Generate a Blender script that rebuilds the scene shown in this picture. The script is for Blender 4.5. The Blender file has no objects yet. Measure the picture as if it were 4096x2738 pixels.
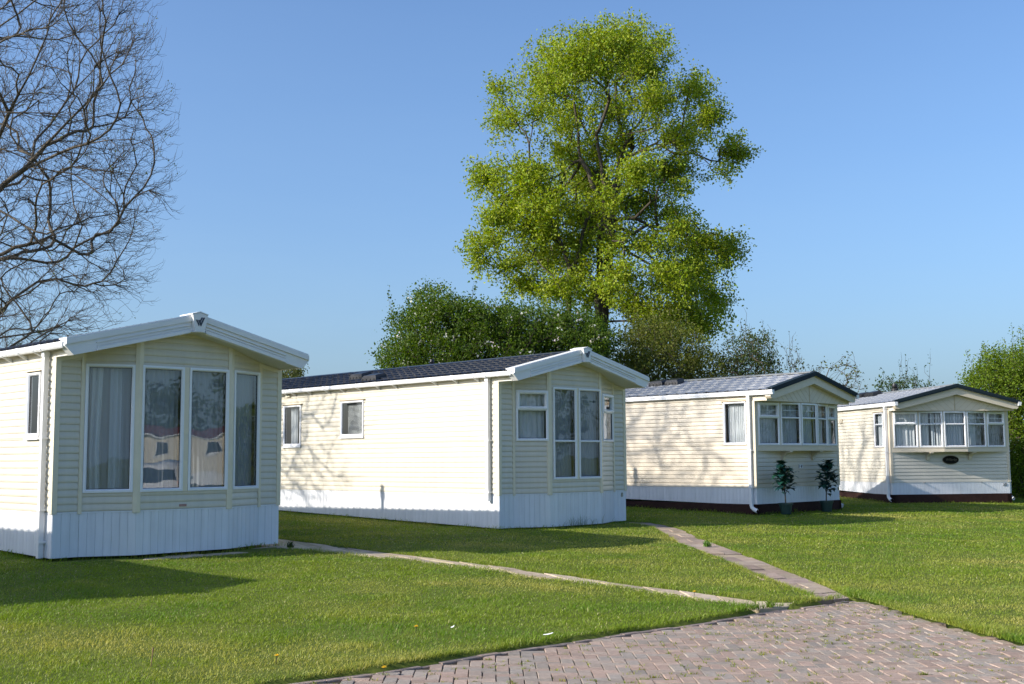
import bpy, bmesh, math, random
import numpy as np
from mathutils import Vector, Matrix

random.seed(7)
rng = np.random.default_rng(11)
scene = bpy.context.scene
C = scene.collection
R = math.radians
PI = math.pi

# ------------------------------------------------------------------ camera
CAMZ = 1.5
FPX, PITCH, ROLL = 4667.16, R(5.7327), R(-0.4273)      # focal length in photo pixels (4096 wide), tilt, roll
_cr, _sr, _cp, _sp = math.cos(ROLL), math.sin(ROLL), math.cos(PITCH), math.sin(PITCH)


def ray(u, v):
    """photo pixel (4096 x 2738) -> world direction, forward part about 1"""
    x, y = u - 2048.0, v - 1369.0
    a, b = x * _cr + y * _sr, -x * _sr + y * _cr
    return np.array([a / FPX, _cp + (b / FPX) * _sp, _sp - (b / FPX) * _cp])


def at(u, v, depth):
    d = ray(u, v)
    return np.array([0, 0, CAMZ]) + d * (depth / d[1])


def atp(px, py, depth):                                 # same in the 2346-wide view
    return at(px * 4096 / 2346, py * 4096 / 2346, depth)


def gz(x, y):
    """height of the lawn: flat by the paving, rising gently to the plots"""
    q = (-np.asarray(x, float) + np.asarray(y, float)) * 0.7071
    t = np.clip((q - 7.2) * 0.0205, 0, 0.42)
    s = np.clip((q - 7.2) / 4.0, 0, 1)
    return t * (s * s * (3 - 2 * s)) * 0.5 + t * 0.5


def ground_at(u, v):
    d = ray(u, v)
    z = 0.0
    for _ in range(6):
        t = (z - CAMZ) / d[2]
        z = float(gz(d[0] * t, d[1] * t))
    return np.array([d[0] * t, d[1] * t])


cam_d = bpy.data.cameras.new('camera')
cam = bpy.data.objects.new('camera', cam_d)
C.objects.link(cam)
cam_d.sensor_width = 36.0
cam_d.lens = 36.0 * FPX / 4096.0
cam_d.clip_start, cam_d.clip_end = 0.1, 6000
right0, up0 = Vector((1, 0, 0)), Vector((0, -_sp, _cp))
rx = right0 * _cr + up0 * _sr
ux = up0 * _cr - right0 * _sr
bz = rx.cross(ux)
cam.matrix_world = Matrix(((rx.x, ux.x, bz.x, 0), (rx.y, ux.y, bz.y, 0), (rx.z, ux.z, bz.z, CAMZ), (0, 0, 0, 1)))
scene.camera = cam

# ------------------------------------------------------------------ light
PHI, ELEV = R(20.5), R(26.3)                            # the light travels to +x and away from the camera
ldir = Vector((math.cos(PHI) * math.cos(ELEV), math.sin(PHI) * math.cos(ELEV), -math.sin(ELEV)))
sun_d = bpy.data.lights.new('sun', 'SUN')
sun_d.energy, sun_d.angle, sun_d.color = 4.6, R(0.53), (1.0, 0.925, 0.82)
sun = bpy.data.objects.new('sun', sun_d)
C.objects.link(sun)
sun.rotation_euler = ldir.to_track_quat('-Z', 'Y').to_euler()
sun.location = (-30, -14, 20)
world = bpy.data.worlds.new('World')
scene.world = world
world.use_nodes = True
wn = world.node_tree
bg = wn.nodes['Background']
sky = wn.nodes.new('ShaderNodeTexSky')
sky.sky_type = 'NISHITA'
sky.sun_disc = False
sky.sun_elevation = ELEV
sky.sun_rotation = math.atan2(-ldir.x, -ldir.y)
sky.altitude, sky.air_density, sky.dust_density, sky.ozone_density = 0, 0.97, 2.9, 6.6
# thin pale haze low in the sky, with faint uneven wisps
wtc = wn.nodes.new('ShaderNodeTexCoord')
wsep = wn.nodes.new('ShaderNodeSeparateXYZ')
wn.links.new(wtc.outputs['Generated'], wsep.inputs[0])


def wmath(op, a, b=None, c=None):
    m_ = wn.nodes.new('ShaderNodeMath')
    m_.operation = op
    for k_, q_ in enumerate((a, b, c)):
        if q_ is None:
            continue
        if isinstance(q_, (int, float)):
            m_.inputs[k_].default_value = q_
        else:
            wn.links.new(q_, m_.inputs[k_])
    return m_.outputs[0]


wmap = wn.nodes.new('ShaderNodeMapping')
wmap.inputs['Scale'].default_value = (1.6, 1.6, 9.0)
wmap.inputs['Rotation'].default_value = (0.12, 0.0, 0.0)
wn.links.new(wtc.outputs['Generated'], wmap.inputs['Vector'])
wno = wn.nodes.new('ShaderNodeTexNoise')
wno.inputs['Scale'].default_value, wno.inputs['Detail'].default_value, wno.inputs['Roughness'].default_value = 2.2, 7, 0.62
wno.inputs['Distortion'].default_value = 0.6
wn.links.new(wmap.outputs[0], wno.inputs['Vector'])
hz = wmath('EXPONENT', wmath('MULTIPLY', wmath('MAXIMUM', wsep.outputs[2], 0.0), -6.0))
wisp = wmath('MULTIPLY_ADD', wno.outputs['Fac'], 0.55, 0.42)
hfac = wmath('MULTIPLY', wmath('MULTIPLY', hz, 0.74), wisp)
wmx = wn.nodes.new('ShaderNodeMix')
wmx.data_type = 'RGBA'
wmx.inputs['B'].default_value = (1.95, 2.85, 3.65, 1)
wn.links.new(hfac, wmx.inputs['Factor'])
wn.links.new(sky.outputs[0], wmx.inputs['A'])
wn.links.new(wmx.outputs['Result'], bg.inputs[0])
bg.inputs[1].default_value = 0.15
scene.view_settings.view_transform = 'Standard'
scene.view_settings.look = 'None'
scene.view_settings.exposure = 0.64
scene.view_settings.gamma = 1.0
scene.cycles.max_bounces = 8
scene.cycles.transparent_max_bounces = 16


# ------------------------------------------------------------------ materials
def mat(name, col, rough=0.5, noise=0.0, nscale=8.0, bump=0.0, bscale=40.0, spec=0.5, metal=0.0, streak=0.0, attr=None, coat=0.0):
    m = bpy.data.materials.new(name)
    m.use_nodes = True
    nt = m.node_tree
    b = nt.nodes['Principled BSDF']
    b.inputs['Roughness'].default_value = rough
    b.inputs['Specular IOR Level'].default_value = spec
    b.inputs['Metallic'].default_value = metal
    b.inputs['Coat Weight'].default_value = coat
    src = None
    if attr:
        a = nt.nodes.new('ShaderNodeAttribute')
        a.attribute_name = attr
        src = a.outputs['Color']
    tc = nt.nodes.new('ShaderNodeTexCoord')

    def mul(srcsock, fac_sock, lo):
        mr = nt.nodes.new('ShaderNodeMapRange')
        mr.inputs['From Min'].default_value, mr.inputs['From Max'].default_value = 0.3, 0.7
        mr.inputs['To Min'].default_value, mr.inputs['To Max'].default_value = lo, 1.0
        nt.links.new(fac_sock, mr.inputs['Value'])
        mx = nt.nodes.new('ShaderNodeMix')
        mx.data_type = 'RGBA'
        mx.blend_type = 'MULTIPLY'
        mx.inputs['Factor'].default_value = 1.0
        if srcsock is None:
            mx.inputs['A'].default_value = (*col, 1)
        else:
            nt.links.new(srcsock, mx.inputs['A'])
        nt.links.new(mr.outputs[0], mx.inputs['B'])
        return mx.outputs['Result']

    if noise:
        n = nt.nodes.new('ShaderNodeTexNoise')
        n.inputs['Scale'].default_value = nscale
        n.inputs['Detail'].default_value = 6
        nt.links.new(tc.outputs['Object'], n.inputs['Vector'])
        src = mul(src, n.outputs['Fac'], 1 - noise)
    if streak:
        mp = nt.nodes.new('ShaderNodeMapping')
        mp.inputs['Scale'].default_value = (9, 9, 0.7)
        nt.links.new(tc.outputs['Object'], mp.inputs['Vector'])
        n = nt.nodes.new('ShaderNodeTexNoise')
        n.inputs['Scale'].default_value = 1.0
        n.inputs['Detail'].default_value = 7
        n.inputs['Roughness'].default_value = 0.65
        nt.links.new(mp.outputs[0], n.inputs['Vector'])
        src = mul(src, n.outputs['Fac'], 1 - streak)
    if src is None:
        b.inputs['Base Color'].default_value = (*col, 1)
    else:
        nt.links.new(src, b.inputs['Base Color'])
    if bump:
        n = nt.nodes.new('ShaderNodeTexNoise')
        n.inputs['Scale'].default_value = bscale
        n.inputs['Detail'].default_value = 5
        nt.links.new(tc.outputs['Object'], n.inputs['Vector'])
        bp = nt.nodes.new('ShaderNodeBump')
        bp.inputs['Strength'].default_value = bump
        bp.inputs['Distance'].default_value = 0.02
        nt.links.new(n.outputs['Fac'], bp.inputs['Height'])
        nt.links.new(bp.outputs[0], b.inputs['Normal'])
    return m


def leaf_mat(name, trans=0.35, spec=0.25, rough=0.45):
    """leaf / blade: diffuse + light passing through, colour kept per leaf in the 'col' attribute"""
    m = bpy.data.materials.new(name)
    m.use_nodes = True
    nt = m.node_tree
    nt.nodes.clear()
    out = nt.nodes.new('ShaderNodeOutputMaterial')
    a = nt.nodes.new('ShaderNodeAttribute')
    a.attribute_name = 'col'
    p = nt.nodes.new('ShaderNodeBsdfPrincipled')
    p.inputs['Roughness'].default_value = rough
    p.inputs['Specular IOR Level'].default_value = spec
    t = nt.nodes.new('ShaderNodeBsdfTranslucent')
    mx = nt.nodes.new('ShaderNodeMixShader')
    mx.inputs[0].default_value = trans
    hs = nt.nodes.new('ShaderNodeHueSaturation')
    hs.inputs['Saturation'].default_value = 1.15
    hs.inputs['Value'].default_value = 1.25
    nt.links.new(a.outputs['Color'], p.inputs['Base Color'])
    nt.links.new(a.outputs['Color'], hs.inputs['Color'])
    nt.links.new(hs.outputs[0], t.inputs['Color'])
    nt.links.new(p.outputs[0], mx.inputs[1])
    nt.links.new(t.outputs[0], mx.inputs[2])
    nt.links.new(mx.outputs[0], out.inputs[0])
    return m


def glass_mat(name, tint=(0.93, 0.96, 0.97), ior=2.05, wob=0.03):
    m = bpy.data.materials.new(name)
    m.use_nodes = True
    nt = m.node_tree
    nt.nodes.clear()
    out = nt.nodes.new('ShaderNodeOutputMaterial')
    tr = nt.nodes.new('ShaderNodeBsdfTransparent')
    tr.inputs[0].default_value = (*tint, 1)
    gl = nt.nodes.new('ShaderNodeBsdfGlossy')
    gl.inputs['Roughness'].default_value = 0.0
    fr = nt.nodes.new('ShaderNodeFresnel')
    geo = nt.nodes.new('ShaderNodeNewGeometry')
    mi = nt.nodes.new('ShaderNodeMapRange')             # the same index seen from either side of a thin pane
    mi.inputs['To Min'].default_value, mi.inputs['To Max'].default_value = ior, 1 / ior
    nt.links.new(geo.outputs['Backfacing'], mi.inputs['Value'])
    nt.links.new(mi.outputs[0], fr.inputs['IOR'])
    mx = nt.nodes.new('ShaderNodeMixShader')
    tc = nt.nodes.new('ShaderNodeTexCoord')
    n = nt.nodes.new('ShaderNodeTexNoise')
    n.inputs['Scale'].default_value = 2.2
    n.inputs['Detail'].default_value = 1
    bp = nt.nodes.new('ShaderNodeBump')
    bp.inputs['Strength'].default_value = wob
    bp.inputs['Distance'].default_value = 0.05
    nt.links.new(tc.outputs['Object'], n.inputs['Vector'])
    nt.links.new(n.outputs['Fac'], bp.inputs['Height'])
    nt.links.new(bp.outputs[0], gl.inputs['Normal'])
    nt.links.new(fr.outputs[0], mx.inputs[0])
    nt.links.new(tr.outputs[0], mx.inputs[1])
    nt.links.new(gl.outputs[0], mx.inputs[2])
    nt.links.new(mx.outputs[0], out.inputs[0])
    return m


def cloth_mat(name, col, trans=0.35, see=0.0):
    m = bpy.data.materials.new(name)
    m.use_nodes = True
    nt = m.node_tree
    nt.nodes.clear()
    out = nt.nodes.new('ShaderNodeOutputMaterial')
    d = nt.nodes.new('ShaderNodeBsdfDiffuse')
    d.inputs[0].default_value = (*col, 1)
    t = nt.nodes.new('ShaderNodeBsdfTranslucent')
    t.inputs[0].default_value = (*col, 1)
    mx = nt.nodes.new('ShaderNodeMixShader')
    mx.inputs[0].default_value = trans
    nt.links.new(d.outputs[0], mx.inputs[1])
    nt.links.new(t.outputs[0], mx.inputs[2])
    last = mx.outputs[0]
    if see:
        tr = nt.nodes.new('ShaderNodeBsdfTransparent')
        m2 = nt.nodes.new('ShaderNodeMixShader')
        m2.inputs[0].default_value = see
        nt.links.new(last, m2.inputs[1])
        nt.links.new(tr.outputs[0], m2.inputs[2])
        last = m2.outputs[0]
    nt.links.new(last, out.inputs[0])
    return m


M = dict(
    cream=mat('cream_cladding', (0.665, 0.615, 0.50), 0.34, 0.05, 3, 0.05, 30, 0.5, streak=0.09),
    tan=mat('tan_cladding', (0.665, 0.590, 0.470), 0.38, 0.06, 3, 0.05, 30, 0.5, streak=0.06),
    pale=mat('pale_cladding', (0.68, 0.635, 0.535), 0.38, 0.06, 3, 0.05, 30, 0.5, streak=0.06),
    seam=mat('seam_strip', (0.52, 0.42, 0.27), 0.5),
    trim=mat('cream_trim', (0.77, 0.70, 0.53), 0.28, 0.08, 5, 0.06, 20, 0.6, streak=0.06),
    trim_b=mat('tan_trim', (0.66, 0.58, 0.45), 0.35, 0.06, 5, 0.04, 20, 0.5),
    white=mat('white_plastic', (0.80, 0.81, 0.82), 0.30, 0.05, 4, 0.03, 15, 0.5, streak=0.05),
    skirt=mat('white_skirting', (0.79, 0.81, 0.84), 0.42, 0.05, 4, 0.03, 15, 0.4, streak=0.15),
    barge=mat('white_bargeboard', (0.80, 0.80, 0.79), 0.32, 0.05, 4, 0.03, 15, 0.5, streak=0.05),
    soffit=mat('white_soffit', (0.72, 0.70, 0.64), 0.5, 0.06, 6),
    frame=mat('window_frame_plastic', (0.82, 0.83, 0.85), 0.25, 0.03, 6, 0.0, 10, 0.5),
    gasket=mat('black_gasket', (0.015, 0.015, 0.017), 0.5),
    roof=mat('charcoal_roof_tile', (0.028, 0.031, 0.040), 0.38, 0.35, 5, 0.12, 25, 0.5),
    roofg=mat('grey_roof_tile', (0.27, 0.285, 0.31), 0.42, 0.10, 2, 0.1, 25, 0.6),
    ridge=mat('ridge_cap_metal', (0.05, 0.055, 0.065), 0.4, 0.2, 8, 0, 10),
    ridgeg=mat('grey_ridge_cap_metal', (0.22, 0.235, 0.23), 0.45, 0.2, 8, 0, 10),
    roofr=mat('dark_red_roof', (0.16, 0.035, 0.03), 0.5, 0.25, 5, 0.1, 25),
    edge=mat('dark_roof_edge', (0.018, 0.030, 0.038), 0.6, 0.15, 10, 0, 10, 0.15),
    black=mat('black_plastic', (0.02, 0.02, 0.022), 0.4, 0.2, 10),
    logo=mat('dark_blue_emblem', (0.022, 0.032, 0.055), 0.4),
    brick=mat('dark_red_brick', (0.046, 0.021, 0.017), 0.85, 0.3, 9, 0.3, 60, 0.2),
    inside=mat('room_lining', (0.17, 0.17, 0.175), 0.8),
    carpet=mat('room_carpet', (0.14, 0.12, 0.10), 0.95),
    glass=glass_mat('window_glass'),
    drape=cloth_mat('grey_blue_drape', (0.66, 0.70, 0.74), 0.35),
    drapew=cloth_mat('white_curtain', (0.86, 0.87, 0.87), 0.35),
    net=cloth_mat('net_curtain', (0.80, 0.82, 0.83), 0.5, 0.35),
    blind=cloth_mat('vertical_blind', (0.46, 0.49, 0.53), 0.35, 0.10),
    slat=mat('white_blind_slat', (0.55, 0.56, 0.55), 0.5),
    metal=mat('brushed_metal', (0.35, 0.34, 0.32), 0.3, metal=0.8),
    brass=mat('tan_number', (0.45, 0.36, 0.20), 0.4, metal=0.4),
    grey=mat('grey_number', (0.16, 0.16, 0.15), 0.5),
    plaque=mat('black_plaque', (0.010, 0.010, 0.010), 0.6, spec=0.1),
    plaqrim=mat('plaque_rim', (0.06, 0.045, 0.02), 0.4, metal=0.5),
    plaqtxt=mat('plaque_script', (0.14, 0.12, 0.08), 0.5),
    bark=mat('grey_brown_bark', (0.085, 0.072, 0.055), 0.9, 0.4, 4, 0.5, 12, 0.2),
    barkt=mat('dark_twig_bark', (0.110, 0.090, 0.065), 0.75, 0.35, 6, 0.2, 20, 0.3),
    leaf=leaf_mat('leaf', 0.42, 0.2),
    grass=leaf_mat('grass_blade', 0.40, 0.2, 0.42),
    pot=mat('green_plastic_pot', (0.02, 0.05, 0.045), 0.4),
    soil=mat('potting_soil', (0.05, 0.035, 0.025), 0.95, 0.4, 40, 0.5, 80),
    figleaf=mat('fabric_leaf', (0.010, 0.050, 0.042), 0.42, 0.3, 9, spec=0.35, attr='col'),
    petal=mat('yellow_petal', (0.75, 0.50, 0.01), 0.6),
    feather=mat('white_feather', (0.85, 0.85, 0.83), 0.7),
    sticker=mat('faded_red_sticker', (0.50, 0.28, 0.24), 0.5, 0.5, 60),
    paint=mat('white_car_paint', (0.78, 0.78, 0.78), 0.25, coat=1.0),
    redp=mat('red_car_trim', (0.35, 0.02, 0.03), 0.3, coat=0.6),
    carglass=mat('dark_car_glass', (0.012, 0.014, 0.016), 0.06),
    rubber=mat('tyre_rubber', (0.02, 0.02, 0.02), 0.85),
    dryseed=mat('dry_brown_stalk', (0.22, 0.13, 0.07), 0.8),
)


# ------------------------------------------------------------------ mesh helpers
class MB:
    """collects faces and links them as ONE mesh object"""

    def __init__(self, T=None):
        self.v, self.f, self.mi, self.T = [], [], [], T

    def vert(self, p):
        if self.T:
            p = self.T(*p)
        self.v.append((float(p[0]), float(p[1]), float(p[2])))
        return len(self.v) - 1

    def face(self, pts, mi=0):
        self.f.append([self.vert(p) for p in pts])
        self.mi.append(mi)

    def grid(self, rows, mi=0, close=False):
        idx = [[self.vert(p) for p in r] for r in rows]
        for a, b in zip(idx[:-1], idx[1:]):
            n = len(a)
            for i in range(n if close else n - 1):
                self.f.append([a[i], a[(i + 1) % n], b[(i + 1) % n], b[i]])
                self.mi.append(mi)
        return idx

    def box(self, x0, x1, y0, y1, z0, z1, mi=0, bev=0.0):
        p = [(x0, y0, z0), (x1, y0, z0), (x1, y1, z0), (x0, y1, z0), (x0, y0, z1), (x1, y0, z1), (x1, y1, z1), (x0, y1, z1)]
        ix = [self.vert(q) for q in p]
        for q in ((0, 3, 2, 1), (4, 5, 6, 7), (0, 1, 5, 4), (1, 2, 6, 5), (2, 3, 7, 6), (3, 0, 4, 7)):
            self.f.append([ix[k] for k in q])
            self.mi.append(mi)

    def prism(self, poly, a0, a1, axis='y', mi=0):
        """poly: list of 2D points in the other two axes; extruded along axis"""
        def mk(p, a):
            return {'y': (p[0], a, p[1]), 'x': (a, p[0], p[1]), 'z': (p[0], p[1], a)}[axis]
        A = [self.vert(mk(p, a0)) for p in poly]
        B = [self.vert(mk(p, a1)) for p in poly]
        n = len(poly)
        self.f.append(A)
        self.f.append(B[::-1])
        self.mi += [mi, mi]
        for i in range(n):
            self.f.append([A[i], B[i], B[(i + 1) % n], A[(i + 1) % n]])
            self.mi.append(mi)

    def tube(self, pts, rad, sides=8, mi=0, cap=True):
        pts = [Vector(p) for p in pts]
        rad = rad if isinstance(rad, (list, tuple)) else [rad] * len(pts)
        rows = []
        for i, p in enumerate(pts):
            d = (pts[min(i + 1, len(pts) - 1)] - pts[max(i - 1, 0)]).normalized()
            a = d.cross(Vector((0, 0, 1)))
            a = a.normalized() if a.length > 1e-3 else Vector((1, 0, 0))
            b = d.cross(a)
            rows.append([p + (a * math.cos(2 * PI * k / sides) + b * math.sin(2 * PI * k / sides)) * rad[i] for k in range(sides)])
        ix = self.grid(rows, mi, close=True)
        if cap:
            self.f += [ix[0][::-1], ix[-1]]
            self.mi += [mi, mi]

    def build(self, name, mats, parent=None, loc=(0, 0, 0), smooth=False, recalc=True, clip=None):
        me = bpy.data.meshes.new(name)
        me.from_pydata(self.v, [], self.f)
        mats = mats if isinstance(mats, (list, tuple)) else [mats]
        for m in mats:
            me.materials.append(m)
        if len(mats) > 1:
            me.polygons.foreach_set('material_index', self.mi)
        if recalc or clip:
            bm = bmesh.new()
            bm.from_mesh(me)
            for co, no in clip or []:
                bmesh.ops.bisect_plane(bm, geom=bm.verts[:] + bm.edges[:] + bm.faces[:], plane_co=co, plane_no=no, clear_outer=True)
            if recalc:
                bmesh.ops.recalc_face_normals(bm, faces=bm.faces[:])
            bm.to_mesh(me)
            bm.free()
        if smooth:
            me.polygons.foreach_set('use_smooth', [True] * len(me.polygons))
        o = bpy.data.objects.new(name, me)
        C.objects.link(o)
        o.parent = parent
        o.location = loc
        return o


def np_mesh(name, V, F, material, cols=None, parent=None, loc=(0, 0, 0), smooth=False):
    """V (n,3), F (m,k) arrays of one face size; cols per vertex"""
    me = bpy.data.meshes.new(name)
    V = np.ascontiguousarray(V, dtype=np.float32)
    F = np.ascontiguousarray(F, dtype=np.int32)
    m, k = F.shape
    me.vertices.add(len(V))
    me.vertices.foreach_set('co', V.ravel())
    me.loops.add(m * k)
    me.loops.foreach_set('vertex_index', F.ravel())
    me.polygons.add(m)
    me.polygons.foreach_set('loop_start', np.arange(0, m * k, k, dtype=np.int32))
    me.polygons.foreach_set('use_smooth', np.full(m, bool(smooth)))
    if cols is not None:
        a = me.color_attributes.new('col', 'FLOAT_COLOR', 'POINT')
        c4 = np.ones((len(V), 4), np.float32)
        c4[:, :3] = cols
        a.data.foreach_set('color', c4.ravel())
    me.update(calc_edges=True)
    me.materials.append(material)
    o = bpy.data.objects.new(name, me)
    C.objects.link(o)
    o.parent = parent
    o.location = loc
    return o


def tag(o, label=None, cat=None, group=None, kind=None):
    if label:
        o['label'] = label
    if cat:
        o['category'] = cat
    if group:
        o['group'] = group
    if kind:
        o['kind'] = kind
    return o


def empty(name, loc, rz=0.0):
    o = bpy.data.objects.new(name, None)
    C.objects.link(o)
    o.location = loc
    o.rotation_euler = (0, 0, rz)
    o.empty_display_size = 0.3
    return o


def text_mesh(name, s, size, material, parent, loc, rot, depth=0.004, shear=0.0):
    cu = bpy.data.curves.new(name, 'FONT')
    cu.body, cu.size, cu.extrude, cu.shear = s, size, depth, shear
    cu.align_x, cu.align_y = 'CENTER', 'CENTER'
    tmp = bpy.data.objects.new(name + '_tmp', cu)
    C.objects.link(tmp)
    me = bpy.data.meshes.new_from_object(tmp.evaluated_get(bpy.context.evaluated_depsgraph_get()))
    bpy.data.objects.remove(tmp)
    bpy.data.curves.remove(cu)
    me.materials.clear()
    me.materials.append(material)
    me.name = name
    o = bpy.data.objects.new(name, me)
    C.objects.link(o)
    o.parent = parent
    o.location, o.rotation_euler = loc, rot
    return o

# ------------------------------------------------------------------ caravans
W = 3.66
PROF_A = [(0.0, 0.0), (0.03, 0.010), (0.22, 0.0135), (0.5, 0.0115), (0.78, 0.005), (0.93, 0.0012), (1.0, 0.0)]
PROF_B = [(0.0, 0.0145), (0.05, 0.0155), (0.55, 0.0105), (0.87, 0.006), (0.875, -0.004), (0.995, -0.004), (1.0, 0.0145)]
FRONT_A = [(0, 0), (0.38, 0), (1.08, -0.28), (2.58, -0.28), (3.28, 0), (3.66, 0)]
BAY_B = [(0.03, 0), (1.47, -0.31), (2.19, -0.31), (3.63, 0)]


def frame_T(p, q):
    p, q = np.array(p, float), np.array(q, float)
    L = float(np.hypot(*(q - p)))
    e = (q - p) / L
    n = np.array([e[1], -e[0]])
    return (lambda s, k, z: (p[0] + e[0] * s + n[0] * k, p[1] + e[1] * s + n[1] * k, z)), L


def cladding(mb, p, q, z0, z1, holes=(), prof=PROF_A, pitch=0.1):
    T, L = frame_T(p, q)
    levels = []
    k = math.floor(z0 / pitch) - 1
    while k * pitch < z1:
        for t, o in prof:
            levels.append(((k + t) * pitch, o))
        k += 1
    zs = np.array([a for a, _ in levels])
    os_ = np.array([b for _, b in levels])
    cuts = sorted({0.0, L, *[h[0] for h in holes], *[h[1] for h in holes]})
    for sa, sb in zip(cuts[:-1], cuts[1:]):
        sm = 0.5 * (sa + sb)
        free, cur = [], z0
        for h in sorted([h for h in holes if h[0] < sm < h[1]], key=lambda h: h[2]):
            free.append((cur, h[2]))
            cur = h[3]
        free.append((cur, z1))
        for za, zb in free:
            if zb - za < 1e-4:
                continue
            pts = [(za, float(np.interp(za, zs, os_)))] + [(z, o) for z, o in levels if za + 1e-5 < z < zb - 1e-5] + [(zb, float(np.interp(zb, zs, os_)))]
            mb.grid([[T(sa, o, z), T(sb, o, z)] for z, o in pts])


def sheet(T, sa, sb, za, zb, n0, amp, wave, material, name, parent, gather=0.0):
    ns = max(8, int((sb - sa) / wave * 9))
    ph, p2 = random.random() * 6, random.random() * 6
    rows = []
    for j in range(7):
        t = j / 6
        z = za + (zb - za) * t
        pull = 1 - gather * (1 - abs(t - 0.35)) if gather else 1
        row = []
        for i in range(ns + 1):
            s = sa + (sb - sa) * i / ns * pull
            k = n0 + amp * (math.sin(2 * PI * s / wave / pull + ph + 0.5 * math.sin(t * 2)) + 0.55 * math.sin(2 * PI * s / wave / pull * 0.43 + p2 + 0.7 * t))
            row.append(T(s, k, z))
        rows.append(row)
    mb = MB()
    mb.grid(rows)
    return mb.build(name, material, parent, smooth=True, recalc=False)


def ring(mb, T, s0, s1, z0, z1, loops):
    idx = []
    for ins, n in loops:
        idx.append([mb.vert(T(s, n, z)) for s, z in ((s0 + ins, z0 + ins), (s1 - ins, z0 + ins), (s1 - ins, z1 - ins), (s0 + ins, z1 - ins))])
    for a, b in zip(idx[:-1], idx[1:]):
        for i in range(4):
            mb.f.append([a[i], a[(i + 1) % 4], b[(i + 1) % 4], b[i]])
            mb.mi.append(0)


def window(root, dz, p, q, s0, s1, z0, z1, mull=None, sash=None, curtains=(), hood=False, blind=False, lattice=None, sill=False):
    T, L = frame_T(p, q)
    mb = MB()
    ring(mb, T, s0, s1, z0, z1, [(0.002, -0.04), (0, 0.006), (0.003, 0.032), (0.034, 0.034), (0.05, 0.012), (0.05, -0.03)])
    w = mb.build('window', M['frame'], root, (0, 0, dz))
    lights = [(z0, z1)] if mull is None else [(z0, mull - 0.02), (mull + 0.02, z1)]
    if mull is not None:
        mb = MB(T)
        mb.prism([(-0.03, mull - 0.022), (0.012, mull - 0.022), (0.031, mull - 0.012), (0.031, mull + 0.012), (0.012, mull + 0.022), (-0.03, mull + 0.022)], s0 + 0.049, s1 - 0.049, 'x')
        mb.build('mullion', M['frame'], w)
    if sash:
        mb = MB()
        ring(mb, T, s0 + 0.022, s1 - 0.022, (mull or z0) + 0.006, z1 - 0.02, [(0, 0.02), (0.003, 0.052), (0.03, 0.054), (0.055, 0.03), (0.055, -0.02)])
        mb.build('opening_sash', M['frame'], w)
    ins = 0.046
    for k, (a, b) in enumerate(lights):
        lo = a + ins if a == z0 else a + 0.0
        hi = b - ins if b == z1 else b - 0.0
        mb = MB()
        mb.face([T(s0 + ins, 0.004, lo), T(s1 - ins, 0.004, lo), T(s1 - ins, 0.004, hi), T(s0 + ins, 0.004, hi)])
        mb.build('pane', M['glass'], w, recalc=False)
    mb = MB()
    ring(mb, T, s0 + 0.0495, s1 - 0.0495, z0 + 0.0495, z1 - 0.0495, [(0, 0.010), (0.007, 0.0085), (0.007, -0.02)])
    mb.build('gasket', M['gasket'], w)
    if lattice:
        mb = MB(T)
        za, zb = lattice
        zm, sm = (za + zb) / 2, (s0 + s1) / 2
        mb.box(s0 + 0.05, s1 - 0.05, -0.006, 0.0, zm - 0.006, zm + 0.006)
        mb.box(sm - 0.006, sm + 0.006, -0.0072, -0.0012, za, zb)
        mb.build('glazing_bar', M['frame'], w)
    for cs in curtains:
        m, a, b, wave, amp = cs[:5]
        sheet(T, s0 + a, s0 + b, z0 + 0.0, z1 - 0.01, -0.10 - 0.02 * (m == 'net'), amp, wave, M[m], 'blind' if m == 'blind' else 'curtain', w, cs[5] if len(cs) > 5 else 0)
    if blind:
        mb = MB(T)
        z = z0 + 0.05
        while z < z1 - 0.04:
            mb.face([(s0 + 0.16, -0.060, z), (s1 - 0.05, -0.060, z), (s1 - 0.05, -0.082, z + 0.014), (s0 + 0.16, -0.082, z + 0.014)])
            z += 0.026
        mb.build('venetian_blind', M['slat'], w, recalc=False)
    if hood:
        mb = MB(T)
        mb.prism([(-0.0, z1 + 0.028), (0.06, z1 + 0.014), (0.06, z1 + 0.006), (0.0, z1 + 0.010)], s0 - 0.05, s1 + 0.05, 'x')
        mb.build('drip_hood', M['seam'], w)
    if sill:
        mb = MB(T)
        mb.box(s0 - 0.01, s1 + 0.01, 0.0, 0.05, z0 - 0.04, z0 - 0.002)
        mb.build('sill', M['frame'], w)
    return w


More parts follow.
